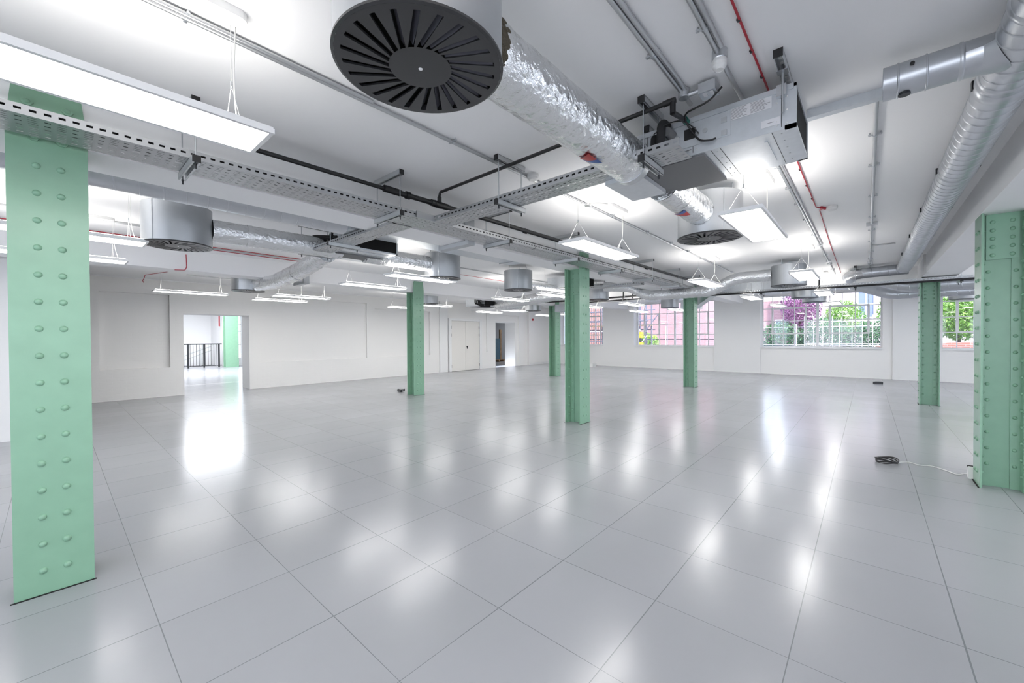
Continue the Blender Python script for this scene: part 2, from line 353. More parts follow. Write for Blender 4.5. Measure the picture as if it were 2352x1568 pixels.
# ================================================================== COLUMNS
HW = .153
def rivet_mb(x, y, z, d, r=.0175, h=.014, n=12): return MB().dome((x, y, z), d, r, h, n)
def column(cx, yf, label, front=-1, ind_front=True, ind_web=True, top=CZ, yb=None):
    """riveted H column: flange plates in planes y=const, web between. yf is the low-y face."""
    D = .29; y0, y1 = yf, yf + D; r = thing('steel_column', label, 'column', (cx, yf + D/2, 0), 'green riveted steel columns')
    t = .014
    for k, (a, b) in enumerate(((y0, y0+t), (y1-t, y1))):
        mb = MB(); poly = [(cx-HW, a, -.02), (cx+HW, a, -.02), (cx+HW, a, 2.60), (cx+HW-.022, a, 2.81), (cx-HW+.022, a, 2.81), (cx-HW, a, 2.60)]
        fl = mb.prism(poly, (0, t, 0))
        if not ind_front or k == 1:
            s = -1 if k == 0 else 1; yy = a if k == 0 else b
            for i in range(16):
                for dx in (-.046, .046): mb.dome((cx+dx, yy, .134+.1507*i), (0, s, 0), .0175, .014, 8, 3)
        o = mb.build('flange_plate', GREEN, r)
        if ind_front and k == 0:
            for i in range(16):
                for dx in (-.046, .046):
                    rivet_mb(cx+dx, a, .134+.1507*i, (0, -1, 0)).build('rivet', GREEN, o)
            for dx, z in ((-.052, 2.55), (.052, 2.55), (-.075, 2.735), (.075, 2.735)):
                m2 = MB(); pts = [(cx+dx+.024*math.cos(q*PI/3), a, z+.024*math.sin(q*PI/3)) for q in range(6)]; m2.prism(pts, (0, -.014, 0)); m2.dome((cx+dx, a-.014, z), (0, -1, 0), .013, .012)
                m2.build('bolt', GREEN, o)
    wb = MB(); wb.box(cx-.009, cx+.009, y0+t, y1-t, -.02, SZ)
    web = wb.build('web_plate', GREEN, r)
    an = MB()
    for s in (-1, 1):
        for (ya, yb_, yc) in ((y0+t, y0+t+.011, y0+t+.075), (y1-t, y1-t-.011, y1-t-.075)):
            xa, xb = sorted((cx+s*.009, cx+s*.10)); an.box(xa, xb, min(ya, yb_), max(ya, yb_), -.02, SZ)
            xa, xb = sorted((cx+s*.009, cx+s*.021)); an.box(xa, xb, min(ya, yc), max(ya, yc), -.02, SZ)
            if not (ind_web and s == -1):
                for i in range(16): an.dome((cx+s*.062, yb_, .134+.1507*i), (0, 1 if ya == y0+t else -1, 0), .0165, .012, 8, 3); an.dome((cx+s*.021, (ya+yc)/2+(.008 if ya == y0+t else -.008), .21+.1507*i), (s, 0, 0), .0165, .012, 8, 3)
    ang = an.build('angle_bars', GREEN, r)
    if ind_web:
        for (ya, sg) in ((y0+t+.011, 1), (y1-t-.011, -1)):
            for i in range(16):
                MB().dome((cx-.062, ya, .134+.1507*i), (0, sg, 0), .0165, .013, 10, 3).build('rivet', GREEN, ang)
                if i < 14: MB().dome((cx-.021, ya+sg*.036, .21+.1507*i), (-1, 0, 0), .0165, .012, 10, 3).build('rivet', GREEN, ang)
    for s in (-1, 1):
        sp = MB(); xa, xb = sorted((cx+s*.02, cx+s*.036)); sp.box(xa, xb, y0+.045, y1-.045, 2.13, SZ)
        o = sp.build('splice_plate', GREEN, r)
        if s == -1:
            for i in range(5):
                for yy in (y0+.085, y1-.085): MB().dome((cx-.036, yy, 2.17+.077*i), (-1, 0, 0), .0185, .011, 10, 3).build('rivet', GREEN, o)
    # dark gap cut in the floor round the foot
    g = MB()
    for a, b in ((y0-.012, y0), (y1, y1+.012)): g.box(cx-HW-.012, cx+HW+.008, a, b, 0, .003)
    g.build('floor_gap', DARK, r)
    return r
colA = column(-.006, 3.465, 'big pale green riveted column at the left edge of the view, nearest to the camera', ind_web=False)
column(5.79, 3.50, 'green riveted column at the centre of the room, under the long perforated tray')
column(11.86, 3.60, 'green riveted column in front of the brick-view window, with a bright lit edge strip', ind_front=False, ind_web=False)
column(5.98, 8.335, 'slim green column before the plain left wall, left of the white double door', ind_front=False, ind_web=False)
column(12.02, 8.375, 'farthest and slimmest green column, just right of the red alarm spot on the end wall', ind_front=False, ind_web=False)
column(5.85, -1.078, 'wide dark green column cut by the right edge of the view, a white box at its foot', ind_front=False)
column(11.84, -1.085, 'green column between the wide bushy window and the window at the right edge', ind_front=False)

# ================================================================== PENDANT LED PANELS
def pendant(cx, cy, label, cz=CZ):
    z = 2.36; L, w = .612, .152
    r = thing('pendant_light', label, 'light', (cx, cy, z), 'suspended white LED panels')
    f = MB(); e = .018
    for (a, b, c, d) in ((cx-L, cx+L, cy-w, cy-w+e), (cx-L, cx+L, cy+w-e, cy+w), (cx-L, cx-L+e, cy-w+e, cy+w-e), (cx+L-e, cx+L, cy-w+e, cy+w-e)): f.box(a, b, c, d, z, z+.022)
    f.box(cx-L+.004, cx+L-.004, cy-w+.004, cy+w-.004, z+.0225, z+.030)
    f.build('frame', WHITEM, r)
    MB().box(cx-L+e, cx+L-e, cy-w+e, cy+w-e, z+.003, z+.02).build('diffuser', LENS, r)
    MB().box(cx-L+.03, cx+L-.03, cy-w+.02, cy+w-.02, z+.031, z+.036).build('upper_diffuser', UPL, r)
    for s in (-1, 1):
        wx = cx + s*.485; m = MB(); g = (wx, cy, 2.585)
        m.cyl((wx, cy, cz), g, .0018, 6)
        m.cyl(g, (wx, cy-w+.03, z+.03), .0016, 6); m.cyl(g, (wx, cy+w-.03, z+.03), .0016, 6)
        o = m.build('suspension_wire', CORD, r)
        MB().cyl((wx, cy, 2.565), (wx, cy, 2.60), .005, 8).build('gripper', ZINC, o)
        if s == 1:
            pts = fillet([(wx+.02, cy, cz), (wx+.012, cy-.004, 2.72), (wx+.01, cy, 2.60), (wx+.03, cy+.06, 2.50), (wx+.06, cy+.10, 2.40), (wx+.09, cy+.08, 2.392)], .05, 4)
            MB().tube(pts, .0028, 6).build('power_cord', CORD, r)
    return r
first = None; LIGHTS = [
 (.065, 2.18, 'large white LED panel across the top left corner, in front of the big green column'),
 (3.97, 2.18, 'white LED panel hanging in front of the central green column top'),
 (7.76, 2.17, 'white LED panel just past the central column, above the bend of the foil duct'),
 (11.5, 2.17, 'small white LED panel under the far black pipe, left of the wide bushy window'),
 (15.15, 2.12, 'thin white LED panel against the top left panes of the wide bushy window'),
 (4.02, .725, 'brightest white LED panel at right, hanging beside the grey drum below the air unit'),
 (7.84, .745, 'white LED panel hanging in front of the far right drum, above the far tray'),
 (11.45, .74, 'white LED panel just below the far tray, over the wide window, beside two low drums'),
 (15.2, .735, 'faint white LED panel seen against the middle panes of the wide window'),
 (.01, 5.37, 'white LED panel left of the large grey drum, cut by the big green column'),
 (3.90, 5.33, 'bright LED panel directly under the drum above the slim green column'),
 (7.64, 5.33, 'LED panel crossing just left of the central column, below the ribbed foil duct'),
 (11.36, 5.25, 'LED panel left of the brick-view window under the foil duct bend'),
 (15.0, 5.18, 'LED panel beside the small low drum, left of the column with the bright edge'),
 (0.0, 6.82, 'LED panel below the one at the large grey drum, right beside the big green column'),
 (3.90, 6.78, 'LED panel below and left of the panel under the drum of the slim column'),
 (7.66, 6.76, 'LED panel directly under the drum left of the central column'),
 (11.37, 6.66, 'LED panel just right of the central column above the scaffolding window'),
 (14.9, 6.6, 'thin LED panel at the top left corner of the brick-view window'),
 (1.9, 10.45, 'longest thin LED panel above the open doorway at left'),
 (3.80, 9.75, 'thin LED panel right of the doorway, the higher of the two beside the foil bend'),
 (7.50, 9.68, 'thin LED panel just right of the slim green column, above the double door'),
 (11.1, 9.62, 'thin LED panel above the narrow open doorway, under the low dark unit'),
 (14.9, 9.7, 'tiny LED panel between the two green columns above the red alarm spot'),
 (3.78, 11.05, 'thin LED panel right of the doorway, the lower of the two beside the foil bend'),
 (7.45, 11.04, 'thin LED panel just left of the slim green column'),
 (11.05, 10.87, 'thin LED panel above the gap between double door and narrow doorway'),
 (14.5, 10.75, 'tiny LED panel above the red alarm spot, left of the farthest column'),
 (-3.75, 2.18, 'unseen LED panel behind the camera in the second light row'), (-3.75, .73, 'unseen LED panel behind the camera beside the spiral duct'),  # unseen panels from here down, added for the light they give
 (-3.75, 5.35, 'unseen LED panel far left outside the view in the third light row'), (-3.75, 6.8, 'unseen LED panel far left outside the view in the fourth light row'),
 (.1, -2.6, 'unseen LED panel right of the camera beyond the right beam'), (3.97, -2.6, 'unseen LED panel in the bay right of the wide dark green column'),
 (7.8, -2.6, 'unseen LED panel in the right bay, second from the camera'), (11.5, -2.6, 'unseen LED panel in the right bay, third from the camera'), (15.1, -2.6, 'unseen LED panel in the right bay by the window wall'),
 (.1, .73, 'unseen LED panel almost overhead of the camera'), (-3.75, -2.6, 'unseen LED panel in the right bay behind the camera'),
 (3.97, -4.6, 'LED panel deep in the right bay'), (11.5, -4.6, 'unseen LED panel deep in the right bay near the window wall')]
protos = {}
for (x, y, lab) in LIGHTS:
    far = x > 12.4
    if far not in protos: protos[far] = pendant(x, y, lab, 2.96 if far else CZ)
    else: dup(protos[far], (x, y, 2.36), lab)

# ceiling canopies of the pendants: long rounded white boxes at the cable end
def canopy(x1, y, label, L=.42):
    pts = []; r = .042
    for k in range(9): a = -PI/2 + PI*k/8; pts.append((x1-r + r*math.cos(a), y + r*math.sin(a), CZ-.035))
    for k in range(9): a = PI/2 + PI*k/8; pts.append((x1-L+r + r*math.cos(a), y + r*math.sin(a), CZ-.035))
    o = MB().prism(pts, (0, 0, .035)).build('ceiling_canopy', WPLAST); return tag(o, label, 'light fitting', 'rounded white canopies feeding the LED panels')
for x1, y, lab in ((.60, 2.12, 'rounded white canopy on the ceiling above the large corner panel'), (4.43, 2.12, 'white canopy above the panel at the central column'),
                   (8.3, 2.12, 'white canopy above the panel past the central column'), (4.52, .70, 'white canopy above the brightest panel at right'),
                   (8.35, .70, 'white canopy above the panel in front of the far right drum'), (11.9, .72, 'white canopy near the far ceiling edge over the far tray'),
                   (.55, 5.35, 'long white canopy at left above the panel by the large grey drum'), (.50, 6.8, 'second long white canopy left of the large grey drum, nearer the wall')):
    canopy(x1, y, lab, .42 if x1 > 1 else .5)

# ================================================================== DRUM DIFFUSERS
def drum(cx, cy, label, cz=CZ, z=2.38, top=2.775, R=.2875, slots=24, lod=0):
    r = thing('drum_diffuser', label, 'air diffuser', (cx, cy, z), 'grey drum plenums with round swirl diffusers')
    n = 64; mb = MB()
    mb.lathe([(R-.006, .02), (R-.006, .006), (R, .004), (R, top-z), (R-.01, top-z), (0.001, top-z)], (cx, cy, z), n)
    mb.lathe([(R+.0015, .03), (R+.0015, top-z-.01)], (cx, cy, z), 3) if 0 else None
    dr = mb.build('plenum_drum', ZINCD, r)
    for a in (.6, 2.7, 4.8): MB().cyl((cx+.2*math.cos(a), cy+.2*math.sin(a), top), (cx+.2*math.cos(a), cy+.2*math.sin(a), cz), .004, 8).build('hanging_rod', ZINC, r)
    se = MB(); a = -2.45; se.box(cx+R*math.cos(a)-.004, cx+R*math.cos(a)+.004, cy+R*math.sin(a)-.004, cy+R*math.sin(a)+.004, z+.01, top); se.build('seam', ZINC, dr)
    # face plate: annulus with 24 skewed slots
    pl = MB(); r0, r1 = .108, .262; dn = 6; DA = .25
    def P(rr, th): return (cx + rr*math.cos(th), cy + rr*math.sin(th), z)
    line = []
    for j in range(dn+1):      # a straight slot that misses the centre, as (radius, angle)
        t = j/dn; px = r0*(1-t) + r1*math.cos(DA)*t; py = r1*math.sin(DA)*t
        line.append((math.hypot(px, py), math.atan2(py, px)))
    for i in range(slots):
        t0 = 2*PI*i/slots; dt = 2*PI/slots; mid = dt/2; w = .0102
        for j in range(dn):
            (ra, aa), (rb, ab) = line[j], line[j+1]
            ha, hb = min(w/ra, dt*.42), min(w/rb, dt*.42)
            pl.add([P(ra, t0+aa), P(rb, t0+ab), P(rb, t0+ab+mid-hb), P(ra, t0+aa+mid-ha)], [(0, 1, 2, 3)])
            pl.add([P(ra, t0+aa+mid+ha), P(rb, t0+ab+mid+hb), P(rb, t0+ab+dt), P(ra, t0+aa+dt)], [(0, 1, 2, 3)])
            for sg in (-1, 1):     # slot lips turned up
                qa, qb = P(ra, t0+aa+mid+sg*ha), P(rb, t0+ab+mid+sg*hb)
                pl.add([qa, qb, (qb[0], qb[1], z+.008), (qa[0], qa[1], z+.008)], [(0, 1, 2, 3)])
    m = 48
    for j in range(m):
        a0, a1 = 2*PI*j/m, 2*PI*(j+1)/m
        pl.add([(cx, cy, z), P(r0, a0+0), P(r0, a1)], [(0, 1, 2)])
        pl.add([P(r1, a0), P(R-.004, a0), P(R-.004, a1), P(r1, a1)], [(0, 1, 2, 3)])
    pl.lathe([(R-.004, 0), (R+.0045, .004), (R+.0045, .012), (R-.002, .014)], (cx, cy, z), n)
    pp = pl.build('swirl_plate', CHAR, r)
    vn = MB()
    for i in range(slots):
        t0 = 2*PI*(i+.5)/slots; w = .011
        a = P(r0+.004, t0); b = P(r1-.004, t0+DA); d = Vector((b[0]-a[0], b[1]-a[1], 0)).normalized(); nn = Vector((-d.y, d.x, 0))
        va, vb = Vector(a), Vector(b)
        vn.add([va+nn*w*.75+Vector((0, 0, .004)), vb+nn*w+Vector((0, 0, .004)), vb-nn*w*.5+Vector((0, 0, .026)), va-nn*w*.5+Vector((0, 0, .026))], [(0, 1, 2, 3)])
    vn.build('vanes', VANE, pp)
    MB().lathe([(R-.007, .035), (0.001, .035)], (cx, cy, z), 32).build('inner_shade_disc', DARK, r)  # flat disc, its black paints the shade inside the drum
    MB().dome((cx, cy, z), (0, 0, -1), .0075, .004, 12).build('centre_screw', WPLAST if not lod else BLACK, pp)
    return r
DF = None
D0 = drum(.87, 1.19, 'huge grey drum with black swirl face hanging at the top of the view')
for x, y, lab in ((4.25, 1.165, 'grey drum right of the foil duct end, beside the brightest LED panel'),
                  (.86, 5.33, 'large grey drum right of the big green column, foil duct on its right'),
                  (4.22, 5.22, 'grey drum above the slim green column, fed by the shiny foil duct'),
                  (6.30, 5.37, 'grey drum just left of the central column, its whole shape free'),
                  (9.37, 1.15, 'grey drum far right behind a LED panel, foil duct on its left'),
                  (12.75, 1.22, 'low dark drum below the far tray, before the wide window'),
                  (14.6, 1.17, 'lowest and farthest drum, grey, before the middle of the wide window'),
                  (2.62, 9.4, 'small drum left of the foil elbow, above the open doorway'),
                  (7.1, 9.45, 'flat grey drum peeking out right of the slim green column'),
                  (11.75, 9.3, 'bluish flat drum above the narrow doorway corner'),
                  (13.85, 5.05, 'small low drum before the brick-view window'),
                  (16.3, -1.95, 'drum in the top of the window at the right edge'),
                  (9.4, 5.3, 'drum hidden mostly behind the central column')):
    if x > 12.4:
        if DF is None: DF = drum(x, y, lab, 2.96)
        else: dup(DF, (x, y, 2.38), lab)
    else: dup(D0, (x, y, 2.38), lab)

# ================================================================== FOIL DUCTS
def foil(name, pts, r, label, tapes=(), rad=.25, mat_=None, seed=1, bands=None, group='foil-wrapped air ducts', n=40):
    rnd = random.Random(seed); path = resample(fillet(pts, rad, 8), .035); L = len(path)
    radii = [r*(1+rnd.uniform(-.012, .012)) for _ in path]
    t = thing(name, label, 'air duct', tuple(path[0]), group)
    mb = MB(); mb.tube(path, r, n, True, radii)
    # crinkle every vertex a little along its own direction
    mb.v = [tuple(Vector(v) + Vector((rnd.uniform(-1, 1), rnd.uniform(-1, 1), rnd.uniform(-1, 1)))*.0022) for v in mb.v]
    body = mb.build('foil_jacket', FOIL, t)
    for f in tapes:
        i = max(1, min(L-3, int(f*(L-1)))); a, b = path[i], path[min(i+1, L-1)]; d = (b-a).normalized()
        MB().tube([a-d*.03, a-d*.02, a+d*.02, a+d*.03], r, n, False, [r*1.005, r*1.028, r*1.03, r*1.005]).build('foil_tape_band', TAPE, t)
    return t
DZ = 2.605
t1 = foil('foil_duct', [(1.15, 1.2, DZ), (2.62, 1.21, DZ)], .135, 'thick crinkled silver foil duct between the huge drum and the air unit', (.07, .72), seed=3)
# the torn end with mineral wool, and the arrow sticker
wm = MB()
for k in range(60):
    a = random.uniform(-2.3, -.75); x = random.uniform(1.155, 1.205); wm.dome((x, 1.2+.133*math.cos(a+PI/2+PI/2)*0 + .132*math.sin(a)*1.0, DZ+.132*math.cos(a)*1.0), (0, math.sin(a), math.cos(a)), random.uniform(.010, .02), random.uniform(.006, .014), 7, 2)
wm.build('mineral_wool', WOOL, t1)
def sticker(t, cx, cy, cz, r, a0, x, s=1, L=.13):
    """triangular arrow sticker wrapped on a duct that runs along x"""
    def Q(u, ang): return (x+u, cy+(r+.0045)*math.sin(ang), cz-(r+.0045)*math.cos(ang))
    for m_, u0, u1, n1 in ((REDS, -.075*s, .025*s, 'red_sticker'), (BLUES, .025*s, .09*s, 'blue_sticker')):
        mb = MB(); st = 10
        for i in range(st):
            w0 = 1-i/st; w1 = 1-(i+1)/st; ang0 = a0+L/r*(i/st); ang1 = a0+L/r*((i+1)/st)
            mb.add([Q(u0*w0, ang0), Q(u1*w0, ang0), Q(u1*w1, ang1), Q(u0*w1, ang1)], [(0, 1, 2, 3)])
        mb.build(n1, m_, t)
sticker(t1, 0, 1.2, DZ, .140, -.1, 2.08)
t2 = foil('foil_duct', [(3.12, 1.19, DZ), (3.96, 1.175, 2.585)], .125, 'short silver foil duct from the air unit to the drum beside the brightest panel', (.45, .9), seed=5)
sticker(t2, 0, 1.19, 2.595, .128, -.35, 3.55, -1)
foil('foil_duct', [(1.14, 5.32, DZ-.01), (2.55, 5.3, DZ)], .12, 'silver foil duct running right from the large grey drum at left', (.25, .68), seed=7)
foil('foil_duct', [(2.9, 5.3, 2.60), (3.95, 5.25, 2.60)], .12, 'shiny silver foil duct between the dark unit and the drum above the slim column', (.9,), seed=9)
foil('flexible_duct', [(2.52, 5.62, 2.60), (2.50, 6.45, 2.46), (2.62, 7.9, 2.43), (2.70, 9.15, 2.50)], .125, 'pale flexible foil duct dipping in an elbow under the left beam', (.1, .3, .42, .55, .8), .35, seed=11)
foil('foil_duct', [(6.56, 5.36, 2.525), (8.5, 5.3, 2.53)], .07, 'slim foil duct with tie bands running right from the free-hanging drum', (.2, .38, .54, .7), seed=13)
foil('foil_duct', [(9.35, 1.42, 2.62), (9.35, 2.05, 2.62), (9.32, 2.55, 2.385), (9.30, 3.95, 2.385), (9.28, 4.30, 2.62), (9.0, 4.9, 2.66)], .115, 'long foil duct dipping under the beam beyond the central column', (.05, .16, .3, .42, .62, .8), .17, seed=15)
foil('flexible_duct', [(9.3, 6.3, 2.6), (9.0, 7.6, 2.47), (9.3, 8.9, 2.45), (10.2, 9.3, 2.5), (11.0, 9.3, 2.55)], .15, 'bulky pale foil duct under the far left beam, beside the low dark unit', (.3, .6, .8), .4, seed=17)

# ================================================================== SPIRAL DUCTS
def spiral(name, pts, r, pitch, label, rad=.3, group='bare spiral steel ducts', n=48, cap=True):
    path = resample(fillet(pts, rad, 8), .02); t = thing(name, label, 'air duct', tuple(path[0]), group)
    k = len(path); T = [(path[min(i+1, k-1)]-path[max(i-1, 0)]).normalized() for i in range(k)]
    # base shell
    cum = [0]
    for a, b in zip(path, path[1:]): cum.append(cum[-1]+(b-a).length)
    tot = cum[-1]
    def frame(s):
        s = max(0, min(tot, s)); lo = 0
        import bisect
        lo = min(k-2, max(0, bisect.bisect_right(cum, s)-1)); f = (s-cum[lo])/max(1e-6, cum[lo+1]-cum[lo])
        return path[lo].lerp(path[lo+1], f), T[lo].lerp(T[lo+1], f).normalized()
    mb = MB(); mb.tube(path, r, n, cap); mb.build('duct_shell', SPIR, t)
    up = Vector((0, 0, 1)); sm = MB(); turns = int(tot/pitch); m = 40
    vs = []; steps = turns*m
    for i in range(steps+1):
        s = i/m*pitch; th = 2*PI*i/m; p, d = frame(s); N = d.cross(up).normalized(); B = d.cross(N)
        o = N*math.cos(th)+B*math.sin(th)
        vs += [p+o*(r-.001)-d*.006, p+o*(r+.0035)-d*.0025, p+o*(r+.0035)+d*.0025, p+o*(r-.001)+d*.006]
    sm.add(vs, [(4*i+j, 4*i+j+1, 4*i+j+5, 4*i+j+4) for i in range(steps) for j in range(3)], True)
    sm.build('spiral_seam', SPIR, t)
    return t
DY, DZ2, DR = -.53, 2.745, .108
sd = spiral('spiral_duct', [(-4, DY, DZ2), (11.0, DY, DZ2)], DR, .105, 'long spiral steel duct running down the right side of the ceiling')
for x, w in ((2.55, .02), (3.16, .02), (3.26, .04), (4.75, .02), (7.4, .02), (9.3, .02)):
    MB().tube([(x-w, DY, DZ2), (x-w+.008, DY, DZ2), (x+w-.008, DY, DZ2), (x+w, DY, DZ2)], DR, 48, False, [DR, DR+.007, DR+.007, DR]).build('coupling_band', SPIR, sd)
for x in (3.25, 4.75, 6.1, 7.6, 9.2): 
    for s in (-1, 1): MB().box(x-.015, x+.015, DY+s*(DR+.004)-.009, DY+s*(DR+.004)+.009, DZ2-.015, DZ2+.03).build('bracket_lug', BLKMET, sd)
# side branch stub with open end and saddle
st = thing('duct_branch', 'short open-ended steel duct stub teed off the spiral duct at top right', 'air duct', (2.885, DY+DR, DZ2))
sr = .080; SX = 2.885; sz = 2.735
m = MB(); m.tube([(SX, DY+.05, sz), (SX, -.055, sz)], sr, 48, False); m.tube([(SX, -.055, sz), (SX, DY+.05, sz)], sr-.004, 48, False); m.build('stub_pipe', SPIR, st)
for y, w in ((-.111, .004), (-.213, .004), (-.328, .009)):
    MB().tube([(SX, y-w, sz), (SX, y-w*.4, sz), (SX, y+w*.4, sz), (SX, y+w, sz)], sr, 40, False, [sr, sr+.004, sr+.004, sr]).build('bead', SPIR, st)
MB().tube([(SX-.045, -.14, sz), (SX+.045, -.235, sz)], 0, 3).build('seam_line', SPIR, st) if 0 else None
# saddle: a steel sheet shaped round the big duct that runs out to the stub
m = MB(); k = 14; rows = []
for yv, half, rr in ((-.335, sr+.001, 0), (-.39, sr+.012, .3), (DY+DR*.62, .12, 1)):
    row = []
    for i in range(k+1):
        u = -1+2*i/k; a = u*PI/2
        p = Vector((SX+math.sin(a)*half, yv, sz-math.cos(a)*sr*(1+.12*rr)))
        if rr == 1: p.y = DY + (DR+.002)*math.cos(math.asin(max(-1, min(1, (p.z-DZ2)/(DR+.002)))))
        row.append(p)
    rows.append(row)
for r_ in range(2):
    m.add([p for p in rows[r_]] + [p for p in rows[r_+1]], [(i, i+1, k+2+i, k+1+i) for i in range(k)], True)
m.build('saddle', SPIR, st)
MB().tube([(SX-sr-.003, -.16, sz+.03), (SX-sr+.004, -.16, sz+.03)], .009, 16).build('test_plug', BLACK, st)
MB().tube([(SX-.01, -.135, sz-sr-.006), (SX-.01, -.135, sz-sr+.01)], .024, 24).build('damper_disc', BLKMET, st)
spiral('spiral_duct', [(11.2, -.60, 2.74), (11.2, .14, 2.72), (11.5, .32, 2.71), (12.08, .32, 2.71)], .105, .12, 'spiral duct turning left at the far end under the ceiling edge', .28)
spiral('spiral_duct', [(14.4, .35, 2.80), (14.3, -.10, 2.62), (14.2, -.42, 2.47), (14.2, -5.5, 2.47)], .125, .2, 'spiral duct crossing behind the far green column above the right window', .3)
spiral('spiral_duct', [(13.1, -.15, 2.78), (13.1, -.6, 2.56), (13.1, -1.9, 2.56), (13.3, -2.6, 2.72), (13.3, -5, 2.72)], .14, .2, 'second spiral duct bending down beside the far green column top', .35)
spiral('spiral_duct', [(-7, 4.16, 2.70), (2.05, 4.19, 2.70)], .165, .14, 'spiral duct tucked along the hidden side of the near left beam', .3)

# ================================================================== RECTANGULAR DUCTS
def rduct(x0, x1, y0, y1, z0, z1, label, seams='x', step=1.25):
    t = thing('rectangular_duct', label, 'air duct', ((x0+x1)/2, (y0+y1)/2, z0), 'rectangular steel ducts')
    MB().box(x0, x1, y0, y1, z0, z1).build('duct_body', SHEET, t)
    a = x0 if seams == 'x' else y0; e = x1 if seams == 'x' else y1
    while a <= e+.001:
        m = MB(); f = .012
        if seams == 'x': m.box(a-.01, a+.01, y0-f, y1+f, z0-f, z1+f)
        else: m.box(x0-f, x1+f, a-.01, a+.01, z0-f, z1+f)
        m.build('flange_joint', ZINC, t); a += step
    return t
rd = rduct(2.45, 5.2, 4.03, 4.62, 2.66, 2.83, 'flat steel duct above the dark unit, behind the near left beam')
MB().hexa([(2.05, 4.03, 2.56), (2.05, 4.33, 2.56), (2.05, 4.33, 2.82), (2.05, 4.03, 2.82)], [(2.45, 4.03, 2.66), (2.45, 4.62, 2.66), (2.45, 4.62, 2.83), (2.45, 4.03, 2.83)]).build('transition_piece', SHEET, rd)
rduct(5.25, 11.9, 4.03, 4.45, 2.70, 2.83, 'flat steel duct carrying on behind the beam past the central column')
r2 = rduct(11.62, 12.04, 1.40, 3.05, 2.57, 2.83, 'large steel duct under the far ceiling edge beside the far right drum', 'y', .8)
MB().hexa([(11.62, 3.05, 2.57), (12.04, 3.05, 2.57), (12.04, 3.05, 2.83), (11.62, 3.05, 2.83)], [(12.2, 3.75, 2.24), (12.62, 3.75, 2.24), (12.62, 3.75, 2.50), (12.2, 3.75, 2.50)]).build('offset_piece', SHEET, r2)
r3 = rduct(12.7, 13.1, 3.8, 4.3, 2.26, 2.52, 'bluish steel duct running behind the bright-edged column', 'y', .7)
rduct(11.6, 12.0, 7.2, 8.2, 2.3, 2.55, 'dark steel box duct between the central and farthest columns', 'y', .5)

for x, y, t_ in ((12.75, 3.9, 0), (13.05, 4.2, 0)): MB().cyl((x, y, 2.5), (x, y, 2.96), .005, 8).build('hanging_rod', ZINC, r3)
